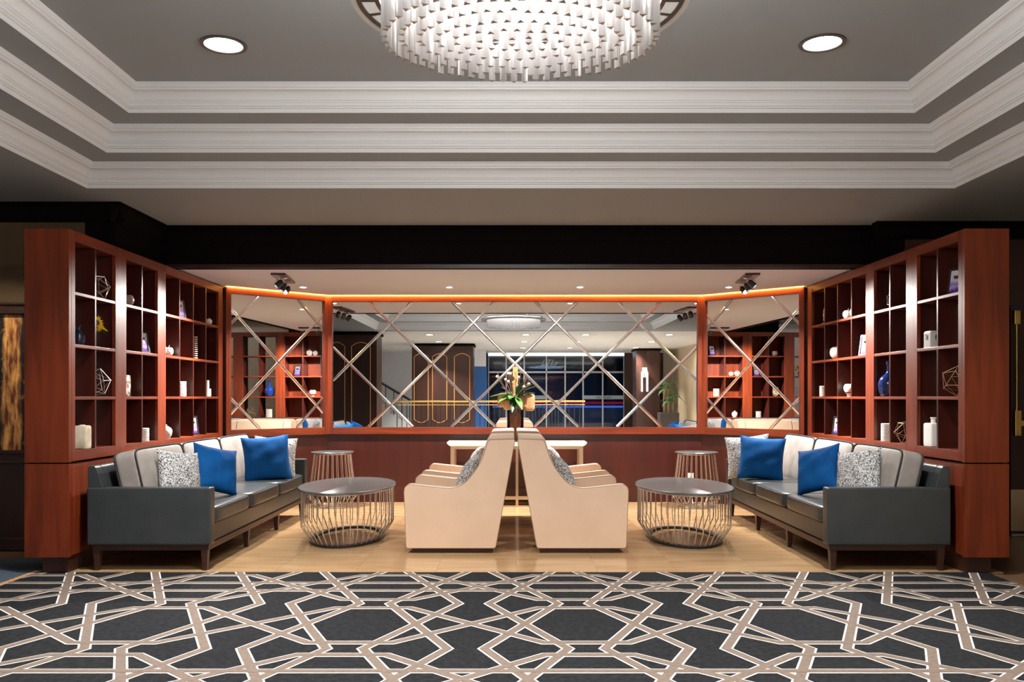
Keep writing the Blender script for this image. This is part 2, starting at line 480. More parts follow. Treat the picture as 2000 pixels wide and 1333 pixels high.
# travertine slabs of the alcove
cols = [-3.6, -3.0, -2.4, -1.8, -1.2, -.6, 0.0, .6, 1.2, 1.8, 2.4, 3.0, 3.6]
rows = [5.05*K, 6.25*K, 7.45*K, 8.41*K]
for i in range(len(cols)-1):
    for j in range(len(rows)-1):
        g = .0006
        MB().box(cols[i]+g, cols[i+1]-g, rows[j]+g, rows[j+1]-g, -.012, 0).build('slab', M['tile'], fl)

# ceiling: soffit with the tray hole, steps, top
E, H, ST = .11, .18, .235
def ring_rect(off):              # rectangle of the tray at an inward offset
    return (TXC-TX+off*.92, TXC+TX-off*.92, TYN+off, TYF-off)
cb = MB()
def flat_ring(mb, r0, r1, z):
    a, b, c, d = r0; e, f_, g, h = r1
    mb.add([(a,c,z),(b,c,z),(b,d,z),(a,d,z),(e,g,z),(f_,g,z),(f_,h,z),(e,h,z)], [(0,1,5,4),(1,2,6,5),(2,3,7,6),(3,0,4,7)])
outer = (WL, WR, (YS-3.5)*K, 6.60*K)
flat_ring(cb, (WL, WR, -.30, 6.60*K), ring_rect(0), SOF)
structure('ceiling_lobby', MB().box(WL, WR, YS-3.5, -.30/K, SOF, SOF+.03), M['lobbyceil'])
o1 = E; o2 = E+ST; o3 = o2+E; o4 = o3+ST; o5 = o4+E
flat_ring(cb, ring_rect(o1), ring_rect(o2), SOF+H)
flat_ring(cb, ring_rect(o3), ring_rect(o4), SOF+2*H)
a, b_, c, d = ring_rect(o5)
cb.add([(a,c,TRAYZ),(b_,c,TRAYZ),(b_,d,TRAYZ),(a,d,TRAYZ)], [(0,1,2,3)])
ce = cb.build('ceiling', M['ceil'], recalc=False); ce['kind'] = 'structure'
# back of the ceiling, so nothing leaks
sb = MB().box(WL-.2, WR+.2, YS-3.6, YB+.6, TRAYZ+.02, TRAYZ+.08); structure('ceiling_slab', sb, M['ceil'])
PROF = [(.0,.0),(.002,.024),(.018,.027),(.020,.034),(.030,.036),(.030,.054),(.038,.056),(.040,.064),(.048,.066)]
for q in range(9):
    t = q/8*PI/2
    PROF.append((.048+.060*(1-math.cos(t)), .066+.048*math.sin(t)))
PROF += [(.112,.116),(.114,.126),(.124,.128),(.126,.140),(.144,.155)]
def cornice(name, off, z0, hh):
    mb = MB(); n = len(PROF); vs = []
    for (e, z) in PROF:
        x0, x1, y0, y1 = ring_rect(off+e*E/.144)
        zz = z0+z*hh/.155
        vs += [(x0,y0,zz),(x1,y0,zz),(x1,y1,zz),(x0,y1,zz)]
    fs = []
    for i in range(n-1):
        for k in range(4):
            fs.append((i*4+k, i*4+(k+1) % 4, (i+1)*4+(k+1) % 4, (i+1)*4+k))
    mb.add(vs, fs)
    o = mb.build(name, M['cornice'], recalc=False); o['kind'] = 'structure'
    return o
cornice('trim_1', 0, SOF, H); cornice('trim_2', o2, SOF+H, H); cornice('trim_3', o4, SOF+2*H, TRAYZ-SOF-2*H)

# alcove ceiling, beam and fascias in wood darkened as if in shade
structure('ceiling_alcove', MB().box(-3.75, 3.75, 6.60, YB+.2, ALCZ, ALCZ+.05), M['alcceil'])
XF = 3.40
bm_ = MB().box(-XF, XF, 6.577, 6.66, ALCZ-.004, SOF)
structure('beam', bm_, M['dark'])
def crown(name, p0, p1, nrm):
    """dark crown moulding under the soffit along p0-p1, standing proud along nrm"""
    prof = [(0,-.15),(.012,-.15),(.016,-.135),(.03,-.13),(.05,-.085),(.075,-.045),(.08,-.04),(.08,-.028),(.095,-.024),(.095,0),(0,0)]
    mb = MB(); n = len(prof)
    vs = [(p[0]+nrm[0]*u, p[1]+nrm[1]*u, SOF+w) for p in (p0, p1) for u, w in prof]
    mb.add(vs, [tuple(range(n)), tuple(range(2*n-1, n-1, -1))]+[(i, (i+1) % n, (i+1) % n+n, i+n) for i in range(n)])
    return structure(name, mb, M['dark'])
crown('trim_4', (-XF-.05, 6.577), (XF+.05, 6.577), (0,-1))
structure('trim_5', MB().box(-XF, XF, 6.565, 6.577, ALCZ-.004, ALCZ+.03), M['dark2'])
structure('fascia_wall_left', MB().box(-XF-.25, -XF, YWL, 6.62, 2.535, SOF), M['dark'])
crown('trim_6', (-XF, YWL-.09), (-XF, 6.62), (1,0))
crown('trim_7', (WL, YWL), (-XF+.09, YWL), (0,-1))
structure('fascia_wall_right', MB().box(XF, XF+.25, YWR, 6.66, 2.535, SOF), M['dark'])
crown('trim_8', (XF-.05, YWR), (WR, YWR), (0,-1))
# walls
structure('wall_left_front', MB().box(WL, -3.66, YWL, YWL+.1, 2.10, SOF), M['olive'])
wl = structure('wall_left_dado', MB().box(WL, -3.66, YWL, YWL+.1, 0, .80), M['dark2'])
structure('wall_left_middle', MB().box(WL, -3.66, YWL+.02, YWL+.1, .80, 2.10), M['dark'])
structure('trim_9', MB().box(WL, -3.66, YWL-.03, YWL, 2.00, 2.045).box(WL, -3.66, YWL-.015, YWL, 2.045, 2.075).box(WL, -3.66, YWL-.03, YWL, 2.075, 2.095), M['dark2'], bevel=.004)
structure('trim_10', MB().box(WL, -3.66, YWL-.03, YWL, .815, .845).box(WL, -3.66, YWL-.018, YWL, .765, .815).box(WL, -3.66, YWL-.03, YWL, .735, .765), M['dark2'], bevel=.004)
structure('baseboard_left', MB().box(WL, -3.66, YWL-.02, YWL, 0, .10), M['dark2'], bevel=.004)
structure('wall_left', MB().box(WL-.1, WL, YS-3.5, YWL+.1, 0, SOF), M['whitewall'])
structure('wall_right', MB().box(WR, WR+.1, YS-3.5, 7.0, 0, SOF), M['stone'])
structure('wall_right_front', MB().box(3.66, 4.62, YWR, YWR+.1, 0, SOF).box(4.62, WR, YWR, YWR+.1, 2.16, SOF), M['dark2'])
structure('wall_back', MB().box(-XC-.02, XC+.02, YB, YB+.12, 0, ALCZ), M['wall'])
structure('baseboard_back', MB().box(-XC, XC, YB-.012, YB, 0, .175), M['wall'], bevel=.003)
for sx, nm in ((-1, 'left'), (1, 'right')):
    dx, dy = (XC-XW)*1.0, YB-YA
    ln = math.hypot(dx, dy)
    p0 = Vector((sx*XW, YA, 0)); p1 = Vector((sx*XC, YB, 0))
    d = (p1-p0).normalized(); nrm = Vector((-d.y, d.x, 0))
    if nrm.y > 0: nrm = -nrm
    mb = MB()
    q = [p0-d*.03, p1+d*.03, p1+d*.03-nrm*.12, p0-d*.03-nrm*.12]
    mb.prism([(v.x, v.y) for v in q], 0, ALCZ, axis='z')
    structure('wall_corner_'+nm, mb, M['wall'])
    q = [p0+nrm*.012, p1+nrm*.012, p1, p0]
    structure('baseboard_corner_'+nm, MB().prism([(v.x, v.y) for v in q], 0, .175, axis='z'), M['wall'])
# walls behind the bookcases and alcove sides
structure('wall_alcove_left', MB().box(-3.78, -3.66, YWL+.1, YB+.2, 0, ALCZ), M['dark2'])
structure('wall_alcove_right', MB().box(3.66, 3.78, YWR+.1, YB+.2, 0, ALCZ), M['dark2'])

# ------------------------------------------------------------------ carpet
CXL, CXR, CY0, CY1 = -3.545, 3.47, -.6*K, 5.05*K
carpet = tag(bpy.data.objects.new('carpet', None), 'charcoal carpet woven with taupe and cream interlaced lattice bands', 'carpet'); COL.objects.link(carpet)
MB().box(CXL, CXR, CY0, CY1, -.012, .0).build('pile', M['carpet'], carpet)
def band(mb, pts, w, z):
    pts = [Vector((p[0], p[1])) for p in pts]
    m = len(pts); Lp, Rp = [], []
    for i, p in enumerate(pts):
        d0 = (pts[i]-pts[i-1]).normalized() if i > 0 else None
        d1 = (pts[i+1]-pts[i]).normalized() if i < m-1 else None
        if d0 is None: d0 = d1
        if d1 is None: d1 = d0
        n0 = Vector((-d0.y, d0.x)); n1 = Vector((-d1.y, d1.x))
        b = (n0+n1).normalized(); k = w/2/max(.35, b.dot(n0))
        Lp.append(p+b*k); Rp.append(p-b*k)
    for i in range(m-1):
        quad = [Lp[i], Lp[i+1], Rp[i+1], Rp[i]]
        quad = clip_poly([(q.x, q.y) for q in quad], CXL, CXR, CY0, CY1)
        if len(quad) >= 3:
            mb.add([(q[0], q[1], z) for q in quad], [tuple(range(len(quad)-1, -1, -1))])
def clip_poly(poly, x0, x1, y0, y1):
    for ax, lim, sg in ((0,x0,1),(0,x1,-1),(1,y0,1),(1,y1,-1)):
        out = []
        for i in range(len(poly)):
            p, q = poly[i-1], poly[i]
            ip, iq = sg*(p[ax]-lim) >= 0, sg*(q[ax]-lim) >= 0
            if ip != iq:
                t = (lim-p[ax])/(q[ax]-p[ax])
                out.append((p[0]+t*(q[0]-p[0]), p[1]+t*(q[1]-p[1])))
            if iq: out.append(q)
        poly = out
        if not poly: break
    return poly
PY, PXC = .765, .623
lines = []
XO = -.55+CX
for k in range(-6, 9):
    xk = XO+PXC*k
    for sgn in (-1, 1):
        pts = []
        for j in range(-2, 9):
            pts.append((xk+sgn*.217*(1 if j % 2 == 0 else -1), 4.279-PY*j))
        lines.append(pts)
for j in range(-1, 8):
    yc = 3.897-PY*(j-0)
    for sgn in (-1, 1):
        pts = []
        for n in range(-5, 6):
            xc = -.855+CX+2*PXC*n
            s2 = sgn*(1 if n % 2 == 0 else -1)
            pts += [(xc-.225, yc+.297*s2), (xc+.225, yc+.297*s2)]
        lines.append(pts)
for j in range(-1, 8, 2):
    yc = 3.897-PY*j
    for e in (-.094, .094):
        lines.append([(-8, yc+e), (8, yc+e)])
c1, c2 = MB(), MB()
for i, pts in enumerate(lines):
    pts = [(x, y*K) for x, y in pts]
    band(c1, pts, .066, .0010+i*2e-5); band(c2, pts, .046, .0028+i*2e-5)
c1.build('cream_edging', M['cream'], carpet, recalc=False, kind='stuff')
c2.build('taupe_band', M['taupe'], carpet, recalc=False, kind='stuff')
MB().box(CXL-.045, CXL, CY0, CY1+.04, -.012, .003).build('edge_strip', M['tan'], carpet)
fm = tag(MB().box(-5.6, CXL-.05, 3.2*K, 5.46*K, -.012, .004).build('floor_mat', M['ribmat']), 'blue grey diagonally ribbed entrance mat beside the carpet edge', 'mat')

# ================================================================== MIRRORS
def mirror_unit(name, label, width, loc, rz, zlo, zhi, wst, wtop, wbot, xoff=0.0):
    """local x along the wall, room at -y, origin at wall plane"""
    root = thing(name, label, 'mirror', loc, rz, None)
    hw = width/2; t = .045
    fz0, fz1 = zlo-wbot, zhi+wtop
    for s in (-1, 1):
        MB().box(s*hw, s*(hw-wst), -t, -.002, fz0, fz1).build('frame_stile', M['wood'], root, bevel=.003)
    MB().box(-hw+wst, hw-wst, -t, -.002, zhi, fz1).build('frame_rail', M['woodx'], root, bevel=.003)
    MB().box(-hw+wst, hw-wst, -t, -.002, fz0, zlo).build('frame_rail', M['woodx'], root, bevel=.003)
    x0, x1 = -hw+wst+.001, hw-wst-.001
    zc = (zlo+zhi)/2+.008; W = 1.02; h = .0125
    def clipzx(poly): return clip_poly(poly, x0, x1, zlo+.001, zhi-.001)
    rngk = range(-6, 6)
    for k in rngk:
        for m_ in rngk:
            a0, a1 = k*W+h*1.414, (k+1)*W-h*1.414
            b0, b1 = m_*W+h*1.414, (m_+1)*W-h*1.414
            poly = [((a+b)/2+xoff, (a-b)/2+zc) for a, b in ((a0,b0),(a1,b0),(a1,b1),(a0,b1))]
            poly = clipzx(poly)
            if len(poly) < 3: continue
            area = abs(sum(poly[i-1][0]*poly[i][1]-poly[i][0]*poly[i-1][1] for i in range(len(poly))))/2
            if area < .002: continue
            MB().prism(poly, -.012, -.004).build('mirror_pane', M['mirror'], root)
    for fam in (1, -1):
        for k in rngk:
            c = k*W          # fam 1: x+z=c ; fam -1: x-z=c
            pts = []
            zA, zB = zlo-zc+.001, zhi-zc-.001
            # param by z
            def X(z): return (c-z if fam == 1 else c+z)+xoff
            lo, hi = zA, zB
            for lim in (x0, x1):
                zl = (c-(lim-xoff)) if fam == 1 else ((lim-xoff)-c)
                if fam == 1:
                    if lim == x0: hi = min(hi, zl)
                    else: lo = max(lo, zl)
                else:
                    if lim == x0: lo = max(lo, zl)
                    else: hi = min(hi, zl)
            if hi-lo < .03: continue
            P0 = Vector((X(lo), 0, lo+zc)); P1 = Vector((X(hi), 0, hi+zc))
            d = (P1-P0).normalized(); n = Vector((-d.z, 0, d.x))
            w, wt, hh = .023, .008, .0040
            sec = [(-w,-.004),(-w,-.0125),(-wt,-.0125-hh),(wt,-.0125-hh),(w,-.0125),(w,-.004)]
            vs = []
            for P in (P0, P1):
                for (u, y) in sec:
                    q = P+n*u; q.y = y
                    q.x = min(max(q.x, x0), x1); q.z = min(max(q.z, zlo+.001), zhi-.001)
                    vs.append(tuple(q))
            m6 = 6
            MB().add(vs, [tuple(range(6)), tuple(range(11, 5, -1))]+[(i, (i+1) % 6, (i+1) % 6+6, i+6) for i in range(6)]).build('mirror_strip', M['bevelm'], root)
    # warm led strip in the gap above the frame
    MB().box(-hw+.005, hw-.005, -.040, -.030, fz1+.003, fz1+.007).build('light_strip', M['cove'], root)
    d_ = bpy.data.lights.new('cove_light', 'AREA'); d_.shape = 'RECTANGLE'; d_.size = width-.04; d_.size_y = .012
    d_.energy = L_COVEW*width; d_.color = (1,.50,.11)
    lo = bpy.data.objects.new('cove_light', d_); COL.objects.link(lo); lo.parent = root
    lo.location = (0, -.066, fz1+.006); lo.rotation_euler = (R(40), 0, 0)
    return root
ZLO, ZHI = .922, 2.466
mirror_unit('wall_mirror', 'wide mirror with four diamond lattice crossings and a mahogany frame behind the console table', 2*XC, (0, YB, 0), 0, ZLO, ZHI, .068, .067, .085)
ln = math.hypot(XW-XC, K*(YB-YA))
ang = math.atan2(K*(YB-YA), XW-XC)
mirror_unit('wall_mirror', 'single diamond corner mirror beside the bookcase with yellow flowers', ln, (-(XW+XC)/2, (YA+YB)/2, 0), ang, ZLO, ZHI, .062, .067, .085)
mirror_unit('wall_mirror', 'single diamond corner mirror beside the bookcase with the cobalt bottle', ln, ((XW+XC)/2, (YA+YB)/2, 0), -ang, ZLO, ZHI, .062, .067, .085)

# ================================================================== BOOKCASES
YS_ = [(4.994,5.068),(5.583,5.740),(6.250,6.395),(7.545,7.648)]
DIV = [[5.323],[5.993],[6.673,6.958,7.243]]
SHELF_Z = [2.446, 2.068, 1.678, 1.288, .905]     # front edge centre of top, boards, bottom
def bookcase(sx, label, open_bays):
    root = thing('bookcase', label, 'bookcase', (sx*(XW+.16), (YS_[0][0]+YS_[3][1])/2, 0))
    def B(name, x0, x1, y0, y1, z0, z1, m='wood', bev=.0025, lab=None):
        return MB().box(sx*x0, sx*x1, y0, y1, z0, z1).build(name, M[m], root, bevel=bev, world=True, label=lab)
    xb = XW+.326
    ya, yz = YS_[0][0], YS_[3][1]
    B('end_panel', XW, xb, ya, ya+.03, .815, 2.53)
    B('end_panel', XW, xb, ya, ya+.03, .12, .805)
    B('end_panel', XW+.031, xb, yz-.03, yz, .12, 2.53)
    for (y0, y1) in YS_:
        y0 = max(y0, ya+.0305); y1 = min(y1, yz-.0)
        B('stile', XW, XW+.03, y0, y1, .82, 2.53)
    for b in range(3):
        B('top_rail', XW, XW+.03, YS_[b][1], YS_[b+1][0], 2.452, 2.53, 'woodx')
        B('bottom_rail', XW, XW+.03, YS_[b][1], YS_[b+1][0], .82, .898, 'woodx')
        y0, y1 = YS_[b][1]-.02, YS_[b+1][0]+.02
        edges = [y0]+DIV[b]+[y1]
        for e in (y0-.02, y1):
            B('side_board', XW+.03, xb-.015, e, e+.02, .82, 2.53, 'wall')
        for e in DIV[b]:
            B('divider', XW+.004, xb-.015, e-.009, e+.009, .898, 2.452, 'wall')  # dividers and side boards darker than the frame: interior shade painted in
        for z in SHELF_Z[1:4]:
            B('shelf', XW+.002, xb-.015, YS_[b][1], YS_[b+1][0], z-.012, z+.012, 'woodx', .002)
        B('shelf', XW+.03, xb-.015, y0, y1, .878, .898, 'woodx', .002)
        B('shelf', XW+.03, xb-.015, y0, y1, 2.452, 2.472, 'woodx', .002)
        if b not in open_bays:
            B('back_panel', xb-.015, xb, y0-.02, y1+.02, .82, 2.53)
    B('top_board', XW+.03, xb, ya+.03, yz-.03, 2.505, 2.53, 'woodx', 0)
    B('base_panel', XW+.012, XW+.035, ya+.03, yz-.03, .125, .795)
    B('base_cap', XW+.020, xb, ya+.03, yz-.03, .795, .805, 'woodx', 0)
    B('base_back', xb-.02, xb, ya+.03, yz-.03, .12, .82, 'wood', 0)
    B('plinth', XW+.03, xb-.11, ya+.035, yz, 0, .12, 'dark2')
    return root
bookcase(-1, 'built-in mahogany grid bookcase holding yellow flowers', (0,))
bookcase(1, 'built-in mahogany grid bookcase holding the cobalt glass bottle', (0, 1))
# cell bounds, near to far
CELL = [(5.07,5.314),(5.332,5.583),(5.740,5.984),(6.002,6.25),(6.395,6.664),(6.682,6.949),(6.967,7.234),(7.252,7.545)]
ROWZ = [2.080, 1.690, 1.300, .898]
def cell(sx, c, r, d=.11, fy=.5):
    y0, y1 = CELL[c]
    return (sx*(XW+d), y0+(y1-y0)*fy, ROWZ[r])

# ------------------------------------------------------------------ shelf ornaments
def obj1(name, mb, m, loc, label, cat, group=None, smooth=40, rz=0, bevel=0):
    o = mb.build(name, M[m], smooth=smooth, bevel=bevel)
    o.location = loc; o.rotation_euler = (0,0,rz)
    return tag(o, label, cat, group)
def icosa(loc, r, m, label, rot):
    root = thing('wire_polyhedron', label, 'ornament', loc, 0, 'wire polyhedra on the shelves')
    ph = (1+5**.5)/2
    vs = [Vector(p) for p in [(-1,ph,0),(1,ph,0),(-1,-ph,0),(1,-ph,0),(0,-1,ph),(0,1,ph),(0,-1,-ph),(0,1,-ph),(ph,0,-1),(ph,0,1),(-ph,0,-1),(-ph,0,1)]]
    Rm = Euler(rot).to_matrix()
    vs = [Rm @ v.normalized()*r for v in vs]
    zmin = min(v.z for v in vs)
    vs = [v-Vector((0,0,zmin-.004)) for v in vs]
    el = r*1.0515
    for i in range(12):
        for j in range(i+1, 12):
            if (vs[i]-vs[j]).length < el*1.02:
                MB().tube([vs[i], vs[j]], .0022, 5).build('wire', M[m], root)
    for v in vs:
        MB().ell(v, .0042, .0042, .0042, 8, 5).build('joint', M[m], root, smooth=60)
    return root
def apple(loc, r, label, group=None):
    root = thing('ceramic_apple', label, 'apple', loc, 0, group)
    prof = [(.001,.10*r),(.30*r,.0),(.62*r,.10*r),(.92*r,.55*r),(1.0*r,1.05*r),(.90*r,1.5*r),(.62*r,1.78*r),(.3*r,1.80*r),(.08*r,1.62*r),(.001,1.58*r)]
    MB().lathe(prof, 20).build('body', M['white'], root, smooth=70)
    MB().tube([(0,0,1.55*r),(.08*r,0,1.95*r),(.22*r,0,2.25*r)], .07*r, 6).build('stem', M['white'], root, smooth=60)
    return root
def candle(loc, r, h, label):
    root = thing('ribbed_candle', label, 'candle', loc)
    prof = [(.001,0),(r*.96,0)]
    n = max(5, int(h/.014))
    for i in range(n):
        z0 = h*i/n; z1 = h*(i+1)/n
        prof += [(r*.94, z0+.001), (r, z0+(z1-z0)*.35), (r, z0+(z1-z0)*.7), (r*.94, z1-.001)]
    prof += [(r*.9,h),(r*.4,h-.004),(.001,h-.006)]
    MB().lathe(prof, 24).build('wax', M['whitemat'], root, smooth=35)
    MB().tube([(0,0,h-.007),(0,0,h+.008)], .0015, 5).build('wick', M['black'], root)
    return root
def photo_frame(loc, sx, w, h, label, yaw=0.0):
    """stands on a shelf, leaning back, facing the room"""
    root = thing('picture_frame', label, 'picture', loc, (PI/2 if sx < 0 else -PI/2)+yaw)
    tl = R(-10)
    Mx = Matrix.Rotation(tl, 4, 'X')
    b = .018
    for s in (-1, 1):
        MB().box(s*w/2, s*(w/2-b), -.008, .008, 0, h).xf(Mx).build('frame_side', M['black'], root, bevel=.001)
    MB().box(-w/2+b, w/2-b, -.008, .008, 0, b).xf(Mx).build('frame_side', M['black'], root, bevel=.001)
    MB().box(-w/2+b, w/2-b, -.008, .008, h-b, h).xf(Mx).build('frame_side', M['black'], root, bevel=.001)
    MB().box(-w/2+b, w/2-b, -.003, .006, b, h-b).xf(Mx).build('photo', M['print'], root, label='violet and white skyline photo print')
    MB().add([(-.03,.008,h*.7),(.03,.008,h*.7),(.03,.075,.0),(-.03,.075,.0)], [(0,1,2,3)]).add([(-.03,.011,h*.7),(.03,.011,h*.7),(.03,.079,.0),(-.03,.079,.0)], [(3,2,1,0)]).build('strut', M['black'], root)
    return root
def sunflowers(loc):
    root = thing('flower_pot', 'yellow sunflowers with green leaves in a small dark pot on a bookcase shelf', 'flowers', loc)
    MB().lathe([(.001,0),(.035,0),(.045,.07),(.047,.09),(.040,.09),(.038,.075),(.001,.075)], 18).build('pot', M['soil'], root, smooth=40)
    heads = [((.06,.02,.20),.055,(1,-.35,.15)), ((.035,.07,.17),.04,(.8,-.4,.35)), ((.03,-.03,.225),.04,(.7,-.6,.4))]
    for (c, r, d) in heads:
        d = Vector(d).normalized()
        q = d.to_track_quat('Z', 'Y').to_matrix().to_4x4()
        Mx = Matrix.Translation(Vector(c)) @ q
        MB().tube([(0,0,.07), (c[0]*.4, c[1]*.5, c[2]*.6), c], .003, 5).build('stem', M['leaf'], root)
        hd = MB().lathe([(.001,-.004),(r*.42,-.002),(r*.40,.008),(.001,.012)], 14).xf(Mx).build('flower_centre', M['twig'], root, smooth=50)
        for k in range(14):
            a = 2*PI*k/14+random.uniform(-.1,.1)
            ro = Matrix.Rotation(a, 4, 'Z')
            p = [(r*.35,-.007,0),(r*.7,-.011,.006),(r*1.15,0,.012),(r*.7,.011,.006),(r*.35,.007,0)]
            MB().add([tuple(v) for v in p]+[(x,y,z-.002) for x,y,z in p], [(0,1,2,3,4),(9,8,7,6,5)]+[(i,(i+1) % 5,(i+1) % 5+5,i+5) for i in range(5)]).xf(Mx @ ro).build('petal', M['yellow'], root)
    for k in range(9):
        a = random.uniform(0, 2*PI); cx_, cy_, cz_ = .03+.03*math.cos(a), .05+.05*math.sin(a), random.uniform(.10,.17)
        leaf(root, (cx_, cy_, cz_), (math.cos(a)*.7+.5, math.sin(a), random.uniform(-.2,.5)), .07, .035, 'leaf')
    for k in range(5):
        MB().tube([(0,.02,.08),(.05,.07,.17),(.06+.006*k,.11+.01*k,.185-.01*k)], [.002,.002,.006], 5).build('bud', M['yellow'], root)
    return root
def leaf(parent, base, direction, ln_, w, m, droop=.25):
    d = Vector(direction).normalized()
    side = d.cross(Vector((0,0,1)))
    if side.length < .05: side = Vector((1,0,0))
    side.normalize(); up = side.cross(d).normalized()
    B0 = Vector(base)
    vs, fs = [], []
    prof = [0,.55,.95,1.0,.75,.38,0]
    n = len(prof)-1
    for i, p in enumerate(prof):
        t = i/n
        c = B0+d*ln_*t-Vector((0,0,1))*droop*ln_*t*t
        vs += [c-side*w/2*p-up*w*.12*p*-1, c, c+side*w/2*p+up*w*.12*p]
    m3 = len(vs)
    vs2 = [v-up*.0025 for v in vs]
    for i in range(n):
        for q in range(2):
            fs.append((i*3+q, i*3+q+1, (i+1)*3+q+1, (i+1)*3+q))
            fs.append((m3+i*3+q, m3+(i+1)*3+q, m3+(i+1)*3+q+1, m3+i*3+q+1))
    return MB().add([tuple(v) for v in vs+vs2], fs).build('leaf', M[m], parent, smooth=60, recalc=False)

# bookcase with the flowers
icosa(cell(-1,1,0,.075,.50), .105, 'steelwire', 'pale wire polyhedron on the top shelf above the yellow flowers', (.3,.5,.2))
sunflowers((-(XW+.14), 5.445, ROWZ[1]))
vz = thing('bottle_vase', 'small dark navy vase beside the yellow flowers', 'vase', cell(-1,0,1,.085,.70))
MB().lathe([(.001,0),(.032,0),(.045,.03),(.048,.07),(.036,.10),(.018,.115),(.016,.15),(.022,.16),(.014,.16),(.010,.12),(.001,.02)], 20).build('body', M['navy'], vz, smooth=60)
icosa(cell(-1,1,2,.085,.45), .118, 'steelwire', 'pale wire polyhedron two shelves under its twin, below the yellow flowers', (.9,.2,1.0))
bx = thing('ceramic_bottle', 'cream mottled square ceramic bottle on the lowest shelf next to the bookcase end', 'vase', cell(-1,0,3,.045,.62))
MB().cushion(.05,.05,.09,(0,0,.09),k=12,n=8).build('body', M['creamstone'], bx, smooth=40)
MB().lathe([(.022,.178),(.020,.186),(.012,.186),(.010,.178)], 14).build('neck', M['creamstone'], bx, smooth=40)
jr = thing('round_pot', 'mauve glazed round pot with open mouth on a top shelf', 'pot', cell(-1,2,0,.075,.56))
MB().lathe([(.001,0),(.035,0),(.058,.03),(.062,.055),(.050,.085),(.044,.092),(.038,.09),(.045,.06),(.001,.02)], 22).build('body', M['mauve'], jr, smooth=60)
photo_frame(cell(-1,3,1,.085,.62), -1, .155, .205, 'violet skyline photo in black frame, second shelf of the flower bookcase middle bay', -1*.45)
pl = thing('stone_plaque', 'mottled brown and white upright stone plaque on a middle bay shelf', 'ornament', cell(-1,2,2,.07,.50))
MB().cushion(.016,.055,.09,(0,0,.094),k=10,n=8).build('slab', M['mottle'], pl, smooth=40)
MB().box(-.024,.024,-.04,.04,0,.008).build('foot', M['black'], pl, bevel=.001)
candle(cell(-1,3,3,.07,.52), .050, .118, 'short ribbed white candle low in the flower bookcase middle bay')
photo_frame(cell(-1,5,0,.085,.62), -1, .15, .2, 'violet skyline photo in black frame on the top shelf of the flower bookcase', -1*.45)
apple(cell(-1,7,0,.06,.62), .036, 'small white ceramic apple standing free on the top shelf near the corner mirror')
apple(cell(-1,7,0,.095,.36), .042, 'white ceramic apple partly hidden by the last divider on the top shelf')
apple(cell(-1,4,1,.06,.62), .046, 'white ceramic apple with tall stem on the flower bookcase, second shelf, farther of two')
apple(cell(-1,4,1,.085,.24), .055, 'larger white ceramic apple on the flower bookcase, second shelf, nearer of two')
st = thing('openwork_block', 'tall silver openwork tower of stacked links on the second shelf', 'ornament', cell(-1,6,1,.055,.42))
for k in range(11):
    z = .012+k*.0215
    for s in (-1, 1):
        for t_ in (-1, 1):
            MB().tube([(s*.016+.012*math.cos(q*PI/4), t_*.016+.012*math.sin(q*PI/4)*1.0, z+.004*math.sin(q*PI/2)) for q in range(8)], .0048, 5, True).build('link', M['steelwire'], st)
candle(cell(-1,5,2,.06,.42), .058, .150, 'tall ribbed white candle on the third shelf of the flower bookcase')
bk = thing('bookend', 'white stepped block with tall and short halves on the third shelf corner', 'ornament', cell(-1,7,2,.06,.45))
MB().box(-.03,.03,-.06,-.005,0,.175).build('tall_block', M['white'], bk, bevel=.003)
MB().box(-.03,.03,.0,.055,0,.085).build('short_block', M['white'], bk, bevel=.003)
pt = thing('lidded_jar', 'small white round jar on the lowest shelf behind the sofa back', 'jar', cell(-1,4,3,.055,.42))
MB().lathe([(.001,0),(.03,0),(.05,.035),(.055,.075),(.045,.10),(.03,.108),(.001,.11)], 20).build('body', M['white'], pt, smooth=60)
MB().lathe([(.03,.108),(.02,.118),(.006,.122),(.008,.132),(.001,.136)], 16).build('lid', M['white'], pt, smooth=60)
photo_frame(cell(-1,6,3,.085,.62), -1, .15, .2, 'violet skyline photo in black frame low behind the flower bookcase sofa', -1*.45)
# bookcase with the cobalt bottle
photo_frame(cell(1,0,0,.085,.62), 1, .16, .21, 'violet skyline photo in black frame on the top shelf next to the bookcase end panel', 1*.45)
bxw = thing('square_box', 'white square ceramic box with a small dark figure emblem', 'box', cell(1,1,1,.06,.50))
MB().box(-.055,.055,-.055,.055,0,.125).build('body', M['white'], bxw, bevel=.004)
MB().box(-.05,.05,-.05,.05,.125,.133).build('lid', M['white'], bxw, bevel=.002)
em = MB()
for (u0,u1,w0,w1) in ((-.013,.013,.088,.10),(-.015,-.008,.062,.09),(.006,.013,.062,.09),(-.006,.004,.074,.09),(.008,.018,.096,.106)):
    em.box(-.0585,-.0548,u0,u1,w0,w1); em.box(u0,u1,-.0585,-.0548,w0,w1)
em.build('emblem', M['black'], bxw)
icosa(cell(1,0,2,.075,.48), .118, 'goldwire', 'gold wire polyhedron on the third shelf next to the bookcase end panel', (.5,.2,.6))
sq = thing('ceramic_bottle', 'large white square bottle with a small neck on the lowest shelf', 'vase', cell(1,1,3,.065,.55))
MB().cushion(.05,.07,.095,(0,0,.095),k=14,n=8).build('body', M['white'], sq, smooth=40)
MB().lathe([(.001,.186),(.020,.186),(.018,.222),(.024,.226),(.024,.236),(.016,.236),(.014,.2),(.001,.2)], 16).build('neck', M['white'], sq, smooth=40)
icosa(cell(1,3,0,.12,.40), .085, 'goldwire', 'small gold wire polyhedron mostly hidden by a divider on the top shelf', (.2,.9,.1))
cbo = thing('glass_bottle', 'cobalt blue glass bottle with round body and long neck', 'bottle', cell(1,3,2,.075,.52))
